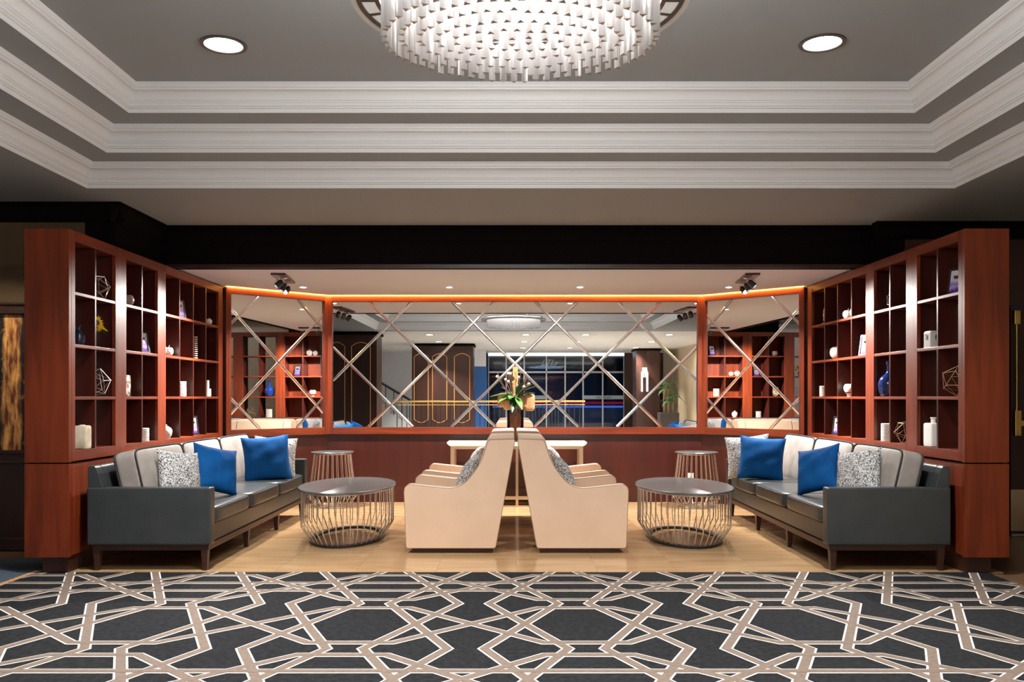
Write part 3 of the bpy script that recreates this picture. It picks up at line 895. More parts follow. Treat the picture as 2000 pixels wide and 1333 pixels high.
MB().lathe([(.001,0),(.06,0),(.078,.02),(.090,.07),(.092,.12),(.078,.165),(.045,.195),(.024,.215),(.019,.24),(.019,.30),(.026,.305),(.026,.318),(.016,.318),(.014,.24),(.001,.2)], 28).build('body', M['cobalt'], cbo, smooth=60)
MB().lathe([(.021,.286),(.027,.29),(.027,.296),(.021,.30)], 18).build('collar', M['cobalt'], cbo, smooth=60)
candle(cell(1,3,3,.065,.52), .060, .160, 'wide ribbed white candle below the cobalt bottle')
icosa(cell(1,2,3,.07,.45), .105, 'goldwire', 'gold wire polyhedron on the lowest shelf beside the wide ribbed candle', (.7,.4,.3))
apple(cell(1,5,0,.06,.66), .048, 'white ceramic apple on the top shelf of the cobalt bottle bookcase, farther of two')
apple(cell(1,5,0,.09,.28), .056, 'larger white ceramic apple on the top shelf of the cobalt bottle bookcase, nearer of two')
dk = thing('carved_disc', 'oval carved pale disc on a stand on the top shelf corner', 'ornament', cell(1,7,0,.075,.45))
MB().ell((0,0,.10), .016, .055, .085, 16, 10).build('disc', M['mottle'], dk, smooth=60)
MB().box(-.025,.025,-.03,.03,0,.018).build('stand', M['creamstone'], dk, bevel=.002)
apple(cell(1,6,1,.065,.50), .070, 'largest white ceramic apple, alone on the second shelf of the cobalt bottle bookcase')
photo_frame(cell(1,4,1,.085,.62), 1, .165, .21, 'violet skyline photo in black frame on the second shelf beside the first wide post', 1*.45)
candle(cell(1,7,2,.07,.55), .042, .115, 'small plain white candle on the third shelf corner')
bw = thing('footed_bowl', 'white footed bowl with a dark waist band on the third shelf', 'bowl', cell(1,5,2,.065,.50))
MB().lathe([(.001,0),(.03,0),(.028,.012),(.046,.035)], 20).build('foot', M['white'], bw, smooth=50)
MB().lathe([(.047,.034),(.050,.045),(.048,.046)], 20).build('waist_band', M['black'], bw, smooth=50)
MB().lathe([(.049,.045),(.062,.075),(.060,.105),(.045,.125),(.040,.122),(.05,.1),(.001,.07)], 20).build('body', M['white'], bw, smooth=60)
photo_frame(cell(1,6,3,.085,.62), 1, .14, .195, 'violet skyline photo in black frame low behind the cobalt bottle sofa', 1*.45)

# ================================================================== SOFAS
def sofa(label, loc, rz):
    root = thing('sofa', label, 'sofa', loc, rz, 'leather sofas along the bookcases')
    L2 = 1.506; fx = .46
    for s in (-1, 1):
        MB().box(-fx, fx, s*L2, s*(L2-.10), .195, .622).build('arm', M['leather'], root, bevel=.014, seg=3, smooth=45)
    MB().prism([(-.46,.20),(-.46,.77),(-.445,.785),(-.41,.785),(-.395,.77),(-.29,.44),(-.29,.20)], -L2+.105, L2-.105, axis='y').build('back_frame', M['leather'], root, bevel=.01, smooth=45)
    for s in (-1, 1):
        MB().prism([(-.458,.60),(-.458,.77),(-.445,.785),(-.41,.785),(-.395,.77),(-.335,.60)], s*(L2-.103), s*(L2-.01), axis='y').build('back_corner', M['leather'], root, bevel=.01, smooth=45)
    MB().box(-.29, .425, -L2+.105, L2-.105, .20, .335).build('seat_deck', M['leather'], root, bevel=.01, smooth=45)
    MB().box(-.43, .435, -L2+.03, L2-.03, .150, .195).build('base_frame', M['legwood'], root, bevel=.004)
    w = (2*L2-.21)/3
    for k in range(3):
        yc = -L2+.105+w*(k+.5)
        c = MB().cushion(.37, w/2-.003, .066, (.085, yc, .400), k=10, n=12, puff=.14).build('seat_cushion', M['leather'], root, smooth=60)
        z = .448
        pts = []
        for i in range(40):
            t = 2*PI*i/40
            ct, st = math.cos(t), math.sin(t)
            e = 2/9.0
            pts.append((.085+.366*math.copysign(abs(ct)**e, ct), yc+(w/2-.008)*math.copysign(abs(st)**e, st), z))
        MB().tube(pts, .0055, 5, True).build('seam', M['leather'], c, smooth=60)
        tl = Matrix.Translation(Vector((-.185, yc, .655))) @ Matrix.Rotation(R(-13), 4, 'Y')
        bc = MB().cushion(.090, w/2-.004, .235, (0,0,0), k=11, n=14, puff=.28, axis='x').xf(tl).build('back_cushion', M['greycush'], root, smooth=60)
        for dx in (.082, -.082):
            pts = []
            for i in range(44):
                t = 2*PI*i/44
                ct, st = math.cos(t), math.sin(t); e = 2/11.0
                pts.append((dx, (w/2-.007)*math.copysign(abs(ct)**e, ct), .232*math.copysign(abs(st)**e, st)))
            MB().tube(pts, .0075, 6, True).xf(tl).build('piping', M['piping'], bc, smooth=60)
    for x in (.405, -.40):
        for y in (-L2+.05, -w/2, w/2, L2-.05):
            MB().taper(x, y, 0, .155, .016, .026, 0, 0).build('leg', M['legwood'], root, bevel=.002)
    return root
s1 = sofa('charcoal leather three seat sofa in front of the flower bookcase', (-2.735, 6.275, 0), 0)
s2_ = copy_tree(s1); s2_.location = (2.765, 6.270*K, 0); s2_.rotation_euler = (0,0,PI)
s2_['label'] = 'charcoal leather three seat sofa in front of the cobalt bottle bookcase'

# ------------------------------------------------------------------ pillows
def pillow_mesh(w, t):
    n = 18; vs, fs = [], []
    idx = {}
    for sd in (1, -1):
        for i in range(n+1):
            for j in range(n+1):
                x = -1+2*i/n; z = -1+2*j/n
                edge = i in (0,n) or j in (0,n)
                if sd == -1 and edge:
                    idx[(sd,i,j)] = idx[(1,i,j)]; continue
                pin = 1-.085*(1-x*x)*abs(z)**3; pinx = 1-.085*(1-z*z)*abs(x)**3
                th = ((1-abs(x)**2.6)*(1-abs(z)**2.6))**.55
                wr = 1+.05*math.sin(7*x+3*z)*(1-abs(x))+.04*math.sin(9*z-4*x)
                vs.append((x*w/2*pinx, sd*t/2*th*wr, z*w/2*pin))
                idx[(sd,i,j)] = len(vs)-1
        for i in range(n):
            for j in range(n):
                q = (idx[(sd,i,j)], idx[(sd,i+1,j)], idx[(sd,i+1,j+1)], idx[(sd,i,j+1)])
                fs.append(q if sd < 0 else q[::-1])
    return MB().add(vs, fs)
def pillow(mtl, loc, yaw, tilt, roll, w, label, group, t=.16):
    o = pillow_mesh(w, t).build('throw_pillow', M[mtl], smooth=80)
    # welt along the rim
    Mx = Matrix.Translation(Vector((loc[0], loc[1]*K, loc[2]))) @ Matrix.Rotation(R(yaw), 4, 'Z') @ Matrix.Rotation(R(tilt), 4, 'X') @ Matrix.Rotation(R(roll), 4, 'Y')
    o.location = Mx.to_translation(); o.rotation_euler = Mx.to_euler()
    return tag(o, label, 'pillow', group)
GP = 'throw pillows on the seats'
# yaw turns the pillow face (local -y); tilt leans it back
pillow('tweed', (-2.68, 5.43, .675), 62, -16, 8, .40, 'black and white tweed pillow at the near arm of the flower bookcase sofa', GP)
pillow('blue', (-2.52, 5.72, .685), 55, -20, 14, .42, 'blue velvet pillow next to the near tweed pillow on the flower bookcase sofa', GP)
pillow('blue', (-2.50, 6.86, .675), 20, -15, -4, .47, 'blue velvet pillow at the far arm of the flower bookcase sofa', GP)
pillow('tweed', (-2.49, 7.08, .665), 24, -12, 5, .44, 'tweed pillow tucked behind the far blue pillow, flower bookcase sofa', GP)
pillow('tweed', (2.72, 5.43, .68), -60, -16, -10, .41, 'black and white tweed pillow at the near arm of the cobalt bottle sofa', GP)
pillow('blue', (2.53, 5.72, .685), -58, -20, -14, .41, 'blue velvet pillow beside the near tweed pillow on the cobalt bottle sofa', GP)
pillow('blue', (2.48, 6.88, .675), -16, -15, 4, .45, 'blue velvet pillow at the far arm of the cobalt bottle sofa', GP)
pillow('tweed', (2.42, 7.10, .675), -22, -12, -6, .45, 'tweed pillow tucked behind the far blue pillow, cobalt bottle sofa', GP)

# ================================================================== ARMCHAIRS
def rpoly(pts, rad, n=5):
    """polygon with rounded corners"""
    out = []; m = len(pts)
    for i in range(m):
        p0, p, p1 = Vector(pts[i-1]), Vector(pts[i]), Vector(pts[(i+1) % m])
        r = rad[i]
        if r <= 0: out.append((p.x, p.y)); continue
        a = (p0-p).normalized(); b = (p1-p).normalized()
        l = min(r, (p0-p).length*.45, (p1-p).length*.45)
        A, B = p+a*l, p+b*l
        for k in range(n+1):
            t = k/n
            q = A*(1-t)**2+p*2*t*(1-t)+B*t*t
            out.append((q.x, q.y))
    return out
# local: origin on the floor at the centre, chair faces -x, back at +x
def armchair(label, loc, rz):
    root = thing('armchair', label, 'armchair', loc, rz, 'beige armchairs back to back')
    W2 = .475
    # profile in distance from the back-to-back plane (d), turned to local x = .46-d
    prof = [(.905,.045),(.925,.575),(.455,.525),(.285,.745),(.225,.938),(.006,.945),(.168,.045)]
    rad = [.02,.07,.22,.20,.02,.02,.02]
    pl_ = rpoly([(.46-d, z) for d, z in prof], rad)
    for s in (-1, 1):
        sp = MB().prism(pl_, s*W2, s*(W2-.125), axis='y').build('side_panel', M['beige'], root, bevel=.010, seg=2, smooth=40)
        for yy in (W2-.004, W2-.121):
            MB().tube([(x, s*yy, z) for x, z in pl_], .0045, 5, True).build('welt', M['welt'], sp, smooth=60)
    bk_ = rpoly([(.46-d, z) for d, z in [(.33,.10),(.43,.50),(.30,.74),(.235,.955),(.008,.962),(.165,.10)]], [.02,.05,.1,.03,.02,.02])
    MB().prism(bk_, -W2+.126, W2-.126, axis='y').build('backrest', M['beige'], root, bevel=.012, smooth=40)
    MB().box(.46-.90, .46-.34, -W2+.126, W2-.126, .06, .27).build('front_rail', M['beige'], root, bevel=.012, smooth=40)
    MB().cushion(.275, W2-.128, .075, (.46-.635, 0, .345), k=8, n=10, puff=.2).build('seat_cushion', M['beige'], root, smooth=60)
    MB().box(.46-.86, .46-.19, -W2+.03, W2-.03, 0, .046).build('base', M['legwood'], root)
    # welt lines on the outer side edges
    return root
AX = .0
aL = armchair('beige leather armchair facing the flower bookcase, nearer of its pair', (AX-.005-.46, 6.03, 0), 0)
specs = [((AX-.005-.46, 7.09, 0), 0, 'beige leather armchair facing the flower bookcase, behind the nearer one'),
         ((AX+.005+.46, 6.03, 0), PI, 'beige leather armchair facing the cobalt bottle bookcase, nearer of its pair'),
         ((AX+.005+.46, 7.09, 0), PI, 'beige leather armchair facing the cobalt bottle bookcase, behind the nearer one')]
for (l_, rz_, lab) in specs:
    o = copy_tree(aL); o.location = (l_[0], l_[1]*K, 0); o.rotation_euler = (0,0,rz_); o['label'] = lab
for s, nm in ((-1, 'flower bookcase'), (1, 'cobalt bottle bookcase')):
    pillow('tweed', (s*.415, 6.02, .62), 90*(-s)*-1 if False else (90 if s > 0 else -90), -30, 5, .36, 'tweed pillow in the nearer armchair that faces the '+nm, GP, .14)
    pillow('tweed', (s*.405, 7.08, .63), (90 if s > 0 else -90), -30, -4, .36, 'tweed pillow in the rear armchair that faces the '+nm, GP, .14)

# ================================================================== TABLES
def coffee_table(label, loc):
    root = thing('coffee_table', label, 'table', loc, 0, 'oval wire coffee tables')
    MB().lathe([(.001,.470),(.985,.470),(1.0,.474),(1.0,.486),(.99,.490),(.001,.490)], 64, ea=.43, eb=.73).build('table_top', M['gun'], root, smooth=30)
    MB().tube([(.405*math.cos(t), .695*math.sin(t), .463) for t in [2*PI*k/48 for k in range(48)]], .006, 6, True).build('top_ring', M['chrome'], root, smooth=60)
    MB().ann(.335,.592, .285,.530, 0, .022, 56).build('bottom_ring', M['black'], root)
    n = 44
    for k in range(n):
        t = 2*PI*(k+.5)/n
        ct, st = math.cos(t), math.sin(t)
        MB().tube([(.405*ct,.695*st,.463),(.405*ct,.695*st,.145),(.325*ct,.580*st,.014)], .0048, 5).build('wire', M['chrome'], root, smooth=60)
    return root
t1 = coffee_table('oval gunmetal coffee table on a steel wire cage, by the flower bookcase sofa', (-1.545, 6.30, 0))
t2 = copy_tree(t1); t2.location = (1.540, 6.28*K, 0); t2['label'] = 'oval gunmetal coffee table on a steel wire cage, by the cobalt bottle sofa'
def side_table(label, loc):
    root = thing('side_table', label, 'table', loc, 0, 'round wire side tables')
    MB().lathe([(.001,.632),(.245,.632),(.25,.636),(.25,.646),(.246,.650),(.001,.650)], 48).build('table_top', M['gun'], root, smooth=30)
    MB().tube([(.215*math.cos(t), .215*math.sin(t), .627) for t in [2*PI*k/36 for k in range(36)]], .005, 6, True).build('top_ring', M['chrome'], root, smooth=60)
    MB().tube([(.19*math.cos(t), .19*math.sin(t), .007) for t in [2*PI*k/36 for k in range(36)]], .007, 6, True).build('bottom_ring', M['chrome'], root, smooth=60)
    for k in range(26):
        t = 2*PI*(k+.5)/26
        ct, st = math.cos(t), math.sin(t)
        MB().tube([(.212*ct,.212*st,.627),(.275*ct,.275*st,.12),(.19*ct,.19*st,.008)], .0042, 5).build('wire', M['chrome'], root, smooth=60)
    return root
u1 = side_table('round wire side table at the far end of the flower bookcase sofa', (-2.155, 8.06, 0))
u2 = copy_tree(u1); u2.location = (2.135, 8.03*K, 0); u2['label'] = 'round wire side table at the far end of the cobalt bottle sofa'
# console behind the armchairs
co = thing('console_table', 'slim console table with pale stone top and champagne metal legs against the mirror wall', 'table', (.0, 8.17, 0))
MB().prism([(-.80,.745),(-.765,.715),(.81,.715),(.845,.745),(.845,.765),(-.80,.765)], -.19, .19, axis='y').build('table_top', M['marble'], co, bevel=.002)
for x in (-.735, .78):
    for y in (-.155, .155):
        MB().box(x-.024, x+.024, y-.018, y+.018, 0, .715).build('leg', M['champ'], co, bevel=.002)
MB().box(-.711, .756, -.173, -.150, .680, .715).build('apron', M['champ'], co, bevel=.002)
MB().box(-.711, .756, .150, .173, .680, .715).build('apron', M['champ'], co, bevel=.002)
MB().box(.008, .040, -.186, -.152, 0, .70).build('leg', M['champ'], co, bevel=.002)
MB().box(-.711, .756, -.165, -.150, .085, .125).build('stretcher', M['champ'], co, bevel=.002)

ou = thing('wall_outlet', 'white double socket low on the wall by the cobalt bottle sofa', 'outlet', (2.165, YB-.002, .30))
MB().box(-.036,.036,-.008,0,-.058,.058).build('cover_plate', M['white'], ou, bevel=.002)
for z in (-.025,.025):
    MB().box(-.016,.016,-.011,-.008,z-.014,z+.014).build('socket', M['whitemat'], ou)
# flower arrangement on the console
va = thing('flower_vase', 'clear glass vase of orange gourds with green leaves, twigs and tan blocks', 'flowers', (.005, 8.12, .765))
MB().lathe([(.001,0),(.082,0),(.084,.01),(.084,.300),(.081,.300),(.081,.014),(.001,.012)], 32).build('glass_vase', M['glass'], va, smooth=40)
for (x, y, z, r, h) in ((-.038,-.026,.074,.039,.060),(.039,-.023,.071,.038,.058),(.0,.040,.074,.038,.060),(.0,-.005,.19,.066,.072)):
    MB().ell((x,y,z), r, r, h, 16, 10).build('gourd', M['gourd'], va, smooth=70)
MB().tube([(0,0,.27),(-.004,0,.42),(0,0,.55),(.0,0,.70)], [.02,.026,.03,.026], 10).build('seed_stalk', M['stalk'], va, smooth=60)
for (x, y, z, w, d_, h) in ((-.13,.0,.385,.05,.05,.13),(.145,-.01,.365,.052,.05,.16),(-.07,-.03,.345,.05,.045,.10),(.075,.03,.36,.05,.05,.14)):
    MB().cushion(w, d_, h/2, (x,y,z), k=5, n=6).build('bark_block', M['tan'], va, smooth=50)
rr = random.Random(3)
for k, (dx, dy, dz, ln_, w, m_) in enumerate([(-1,-.2,.25,.26,.10,'leaf'),(-.8,-.6,-.05,.20,.11,'leaf'),(.9,-.3,.75,.27,.09,'leafdark'),(.7,-.5,.35,.24,.10,'leafdark'),
        (-.3,-.8,.1,.16,.09,'leaf'),(.25,-.7,-.3,.2,.07,'leaf'),(.8,.3,.9,.25,.09,'leafdark'),(-.6,.6,.4,.22,.10,'leaf'),(.5,.7,.3,.22,.09,'leafdark'),(.35,-.2,.95,.22,.08,'leafdark'),(-.15,-.6,-.5,.17,.08,'leafdark')]):
    leaf(va, (.02*dx, .02*dy-.02, .42), (dx,dy,dz), ln_, w, m_)
for k in range(26):
    a = rr.uniform(0, 2*PI); s_ = rr.uniform(.06,.19)
    top = Vector((s_*math.cos(a)-.03, s_*.5*math.sin(a), rr.uniform(.50,.66)))
    MB().tube([(0,0,.36), (top.x*.5, top.y*.5, .47), top], .003, 5).build('twig', M['twig'], va)
    if k % 2 == 0:
        MB().ell(top, .013, .013, .012, 8, 5).build('blossom', M['pink'], va, smooth=70)
va.scale = (1.18, 1.18, 1.27)

# ================================================================== CEILING LIGHTS
def downlight(label, x, y, z, r, m, group, energy, spread=150, color=(1,.97,.94), size=None):
    root = thing('downlight', label, 'light', (x, y, z), 0, group)
    MB().ann(r, r, r+.22*r, r+.22*r, -.008, -.001, 32).build('trim_ring', M['ringdark'] if r > .08 else M['chrome'], root)
    MB().lathe([(.001,-.004),(r*.97,-.004),(r,-.0015),(.001,-.0015)], 32).build('lens', M[m], root)
    light('bulb', 'AREA', energy, (0,0,-.012), root, color, size or 2*r, spread=spread)
    return root
downlight('large recessed downlight in the tray ceiling on the painting side', -1.81, 4.20, TRAYZ, .115, 'lens', 'tray downlights', L_TRAY*1.15, 105)
downlight('large recessed downlight in the tray ceiling on the brass door side', 1.865, 4.18, TRAYZ, .113, 'lens', 'tray downlights', L_TRAY*.8, 105)
downlight('added unseen downlight above the viewer, painting side of the tray', -1.74, 1.4, TRAYZ, .115, 'lens', 'tray downlights', L_TRAY, 105)  # unseen pair, assumed by symmetry and added to light the carpet
downlight('added unseen downlight above the viewer, brass door side of the tray', 1.86, 1.4, TRAYZ, .115, 'lens', 'tray downlights', L_TRAY, 105)
for x, nm in ((-2.40, 'beside the track spots over the flower bookcase sofa'), (-.745, 'second from the flower bookcase'), (.735, 'second from the cobalt bottle bookcase'), (2.42, 'beside the track spots over the cobalt bottle sofa')):
    downlight('tiny bright downlight in the alcove ceiling, '+nm, x, 7.73, ALCZ, .035, 'lens2', 'alcove downlights', L_ALC, 120, (1,.95,.9), .07)
rown = ['row nearest the tray', 'middle row', 'row nearest the shop front']
coln = ['over the wood columns', 'second from the wood columns', 'third from the wood columns', 'nearest the stone wall']
for j, y in enumerate((-1.15, -3.45, -6.0)):
    for i, x in enumerate((-2.2, .33, 1.9, 4.1)):
        downlight('recessed lobby ceiling downlight, %s, %s' % (rown[j], coln[i]), x, y, SOF, .10, 'lens', 'lobby downlights seen in the mirror', L_LOBBY, 95)

# track spots
def track(label, loc, rz, aims, sx):
    root = thing('track_spotlight', label, 'light', loc, rz)
    Mi = Matrix.Rotation(-rz, 3, 'Z')
    loc = (loc[0], loc[1]*K, loc[2])
    MB().box(-.072, .072, -.33, .33, -.022, 0).build('mounting_plate', M['legwood'], root, bevel=.002)
    for k, (y, tgt, pw) in enumerate(aims):
        p = Vector((0, y, -.10))
        d = (Mi @ (Vector((tgt[0], tgt[1]*K, tgt[2]))-Vector(loc)-p)).normalized()
        MB().tube([(0,y,-.02),(0,y,-.062)], .006, 8).build('stem', M['chrome'], root)
        q = d.to_track_quat('Z', 'Y').to_matrix().to_4x4()
        Mx = Matrix.Translation(p) @ q
        hd = MB().lathe([(.001,-.040),(.022,-.040),(.029,-.032),(.032,-.015),(.032,.046),(.028,.046),(.026,.028),(.001,.028)], 20).xf(Mx).build('lamp_head', M['black'], root, smooth=40)
        MB().lathe([(.001,.030),(.025,.030),(.001,.032)], 18).xf(Mx).build('lens', M['lens2'], hd)
        MB().tube([tuple(p+Vector((-.036,0,.004))), tuple(p+Vector((-.036,0,.036))), tuple(p+Vector((0,0,.043))), tuple(p+Vector((.036,0,.036))), tuple(p+Vector((.036,0,.004)))], .004, 6).build('yoke', M['chrome'], root)
        lp = p+d*.055
        lo = light('bulb', 'SPOT', pw, lp, root, (1,.95,.90), .025, spot=75, blend=.7)
        lo.rotation_euler = d.to_track_quat('-Z', 'Y').to_euler()
    return root
# lights: -Z must look along d
def trk(sx, label):
    loc = (sx*2.42, 7.12, ALCZ)
    aims = [(-.25, (sx*3.3, 6.5, 1.55), L_SPOT), (0.0, (sx*3.1, 6.7, .7), L_SPOT*.8), (.25, (sx*3.25, 5.8, .9), L_SPOT*.7)]
    return track(label, loc, sx*R(-6), aims, sx)
trk(-1, 'track of three black spotlights over the flower bookcase sofa')
trk(1, 'track of three black spotlights over the cobalt bottle sofa')

# chandelier
CHX, CHY, CHZ = -.002, 2.72, 2.872
ch = thing('chandelier', 'large oval chandelier of hanging crystal prisms under a white rimmed ring', 'chandelier', (CHX, CHY, CHZ))
MB().ann(.672,0.6175,.652,0.5925,-.004,.03, 96).build('outer_rim', M['ringwhite'], ch, smooth=40)
MB().ann(.651,0.5912,.636,0.5725,.002,.026, 96).build('ring_frame', M['ringdark'], ch, smooth=40)
MB().ann(.580,0.5025,.562,0.4800,.002,.026, 96).build('ring_frame', M['ringdark'], ch, smooth=40)
for k in range(28):
    t0 = 2*PI*k/28+.012; t1_ = 2*PI*(k+1)/28-.012
    MB().ann(.635,0.5713,.581,0.5038,.008,.016, 6, t0, t1_).build('glass_panel', M['alabaster'], ch)
    MB().ann(.636,0.5725,.580,0.5025,.003,.02, 1, t1_+.001, t1_+.023).build('ring_bar', M['ringdark'], ch)
MB().lathe([(.001,.045),(1,.045),(1,.05),(.001,.05)], 64, ea=.56, eb=.475).build('diffuser', M['diff'], ch)
MB().lathe([(.001,.052),(1,.052),(1,.075),(.001,.075)], 64, ea=.60, eb=.525).build('canopy', M['ringwhite'], ch)
MB().lathe([(.001,TRAYZ-CHZ-.03),(.16,TRAYZ-CHZ-.03),(.17,TRAYZ-CHZ-.001),(.001,TRAYZ-CHZ-.001)], 32).build('ceiling_rose', M['ringwhite'], ch)
for (x, y) in ((-.3,0),(.3,0),(0,.2),(0,-.2)):
    MB().tube([(x*.3,y*.3,TRAYZ-CHZ-.02),(x,y,.07)], .008, 6).build('rod', M['ringwhite'], ch)
rw, hh_ = .017, .20
tri = MB().prism([(rw*math.cos(R(90+120*k)), rw*math.sin(R(90+120*k))) for k in range(3)], -.155, .045, axis='z')
cme = tri.mesh('crystal'); cme.materials.append(M['crystal']); cme.materials.append(M['crystalend'])
for p in cme.polygons:
    if p.normal.z < -.9: p.material_index = 1
for (a_, b_, n_, dz) in ((.535,.431,62,0),(.470,.356,52,0),(.400,.269,42,0),(.330,.181,32,0),(.262,.098,23,0),(.16,.025,10,0)):
    # equal arc spacing
    S = [0.0]; NN = 720
    for k in range(NN):
        t = 2*PI*(k+.5)/NN
        S.append(S[-1]+math.hypot(a_*math.sin(t), b_*math.cos(t))*2*PI/NN)
    k = 0
    for i in range(n_):
        s_ = S[-1]*i/n_
        while S[k+1] < s_: k += 1
        t = 2*PI*(k+(s_-S[k])/(S[k+1]-S[k]))/NN
        o = link('crystal', cme, None, ch)
        o.location = (a_*math.cos(t), b_*math.sin(t), dz+random.uniform(-.006,.006))
        o.rotation_euler = (0, 0, math.atan2(math.sin(t)/b_, math.cos(t)/a_)-PI/2+random.uniform(-.12,.12))
light('bulb_down', 'AREA', L_CHAND, (0,0,-.17), ch, (1,.975,.955), .8, spread=170)
for (x, y) in ((-.42,-.22),(.42,-.22),(-.42,.22),(.42,.22)):
    light('bulb_up', 'POINT', L_UP, (x, y, .22), ch, (1,.98,.97), .06)

# ================================================================== PAINTING AND DOOR
pa = thing('painting', 'large night painting of a lit tree trunk in a dark frame beside the bookcase end', 'painting', (-4.55, YWL+.02, 1.42))
px0, px1 = -.75, .72
cv = MB().box(px0+.0, px1, -.022, -.005, -.575, .575).build('canvas', M['canvas'], pa)
for (x0, x1, z0, z1) in ((px0-.03, px0, -.58, .578), (px1, px1+.03, -.58, .578)):
    MB().box(x0, x1, -.035, -.004, z0, z1).build('frame_side', M['dark2'], pa, bevel=.002)
light('canvas_spot', 'SPOT', 55, (.25, -.9, 1.25), pa, (1,.85,.65), .04, target=(.25, 0, -.1), spot=70, blend=.8)  # spot aimed at the canvas, no fixture modelled
# the painted trunk is centred where the canvas origin is; shift it
cv.location.x = .27
for v in cv.data.vertices: v.co.x -= .27

dr = thing('door_1', 'dark mahogany door with a brass panic bar, vertical rod and kick plate', 'door', (5.12, YWR+.03, 0)); del dr['label'], dr['category']; dr['kind'] = 'structure'
MB().box(-.46, .47, .0, .04, .01, 2.14).build('door_leaf', M['dark2'], dr, bevel=.003)
MB().box(-.50, -.46, -.03, .05, 0, 2.18).build('door_jamb', M['dark'], dr)
MB().box(-.46, .47, -.012, -.001, .03, .42).build('kick_plate', M['champ'], dr, bevel=.002)
MB().box(-.43, .44, -.055, -.015, 1.02, 1.075).build('push_bar', M['brass'], dr, bevel=.006)
MB().box(-.435, -.375, -.06, -.001, .93, 1.17).build('lock_case', M['brass'], dr, bevel=.005)
MB().tube([(-.405,-.03,1.17),(-.405,-.03,2.0)], .008, 8).build('vertical_rod', M['brass'], dr, smooth=60)
MB().box(-.435, -.378, -.05, -.001, 1.98, 2.11).build('top_latch', M['brass'], dr, bevel=.005)
MB().box(-.46, .47, -.05, .04, -.01, .006).build('threshold', M['steel'], dr)

# ================================================================== LOBBY SEEN IN THE MIRRORS
def wood_column(x0, x1, y0, y1, h, arches, label):
    root = thing('column', label, 'column', ((x0+x1)/2, (y0+y1)/2, 0)); root['kind'] = 'structure'; del root['category'], root['label']
    MB().box(x0, x1, y0, y1, 0, h).build('shaft', M['dark2'], root, world=True, bevel=.004)
    MB().box(x0-.04, x1+.04, y0-.04, y1+.04, h-.07, h).build('cap', M['dark'], root, world=True, bevel=.01)
    MB().box(x0-.02, x1+.02, y0-.02, y1+.02, 0, .14).build('base_block', M['dark'], root, world=True, bevel=.01)
    for (a0, a1, z0, z1) in arches:
        w = a1-a0; pts = []
        yy = y1+.004
        pts += [(a0,yy,z0+.10),(a0,yy,z1-.10)]
        for k in range(9):
            t = k/8
            pts.append((a0+w*(.10+.8*t), yy, z1-.07+.07*math.sin(PI*t)))
        pts += [(a1,yy,z1-.10),(a1,yy,z0+.10)]
        for k in range(9):
            t = 1-k/8
            pts.append((a0+w*(.10+.8*t), yy, z0+.07-.07*math.sin(PI*t)))
        MB().tube(pts, .011, 5, True).build('arch_inlay', M['gold'], root, world=True, smooth=60)
    return root
wood_column(-4.75, -3.42, -.95, -.28, SOF-.01, [(-4.62,-4.22,.5,2.66),(-4.05,-3.58,.5,2.66)], '')
wood_column(-3.10, -1.22, -4.8, -4.1, SOF-.01, [(-3.03,-2.60,.50,2.62),(-2.47,-2.03,.50,2.62),(-1.80,-1.33,.50,2.62)], '')
wood_column(4.15, 4.95, -6.9, -6.2, SOF-.01, [], '')
# blue wall panel
structure('wall_blue', MB().box(-1.55, -.92, -7.3, -7.2, 0, 2.36), M['bluewall'])
structure('wall_upper', MB().box(-3.2, -.95, -7.3, -7.2, 2.36, SOF), M['whitewall'])
structure('wall_stairs', MB().box(WL, -1.55, -8.3, -8.2, 0, SOF), M['whitewall'])
# staircase between the columns
sc = thing('staircase', 'staircase with dark handrail rising behind the wood columns', 'staircase', (-4.3, -7.4, 0))
for k in range(9):
    MB().box(-1.4+.28*k, -1.4+.28*(k+1), -.5, .5, 0, 1.55-.17*k).build('step', M['whitewall'], sc)
    if k % 1 == 0:
        MB().tube([(-1.26+.28*k,.5,1.5-.17*k),(-1.26+.28*k,.5,2.35-.17*k)], .015, 5).build('baluster', M['iron'], sc)
MB().tube([(-1.5,.5,2.5),(1.3,.5,.82)], .045, 6).build('handrail', M['iron'], sc)
# brass railing round the lobby stair well
rl = thing('railing', 'black iron balustrade with brass handrail in front of the shop windows', 'railing', (-.6, -2.9, 0))
rp_ = [(-2.75,0),(1.05,0),(1.95,-.9),(2.75,-.9)]
MB().tube([(x,y,1.16) for x,y in rp_], .026, 8).build('handrail', M['brass'], rl, smooth=50)
MB().tube([(x,y,1.06) for x,y in rp_], .012, 6).build('rail', M['brass'], rl, smooth=50)
MB().tube([(x,y,.12) for x,y in rp_], .014, 6).build('rail', M['iron'], rl)
for (p, q) in zip(rp_[:-1], rp_[1:]):
    l_ = math.hypot(q[0]-p[0], q[1]-p[1]); n_ = max(2, int(l_/.14))
    for k in range(n_):
        t = k/n_
        x, y = p[0]+(q[0]-p[0])*t, p[1]+(q[1]-p[1])*t
        MB().tube([(x,y,0),(x,y,1.08)], .013, 5).build('baluster', M['iron'], rl)
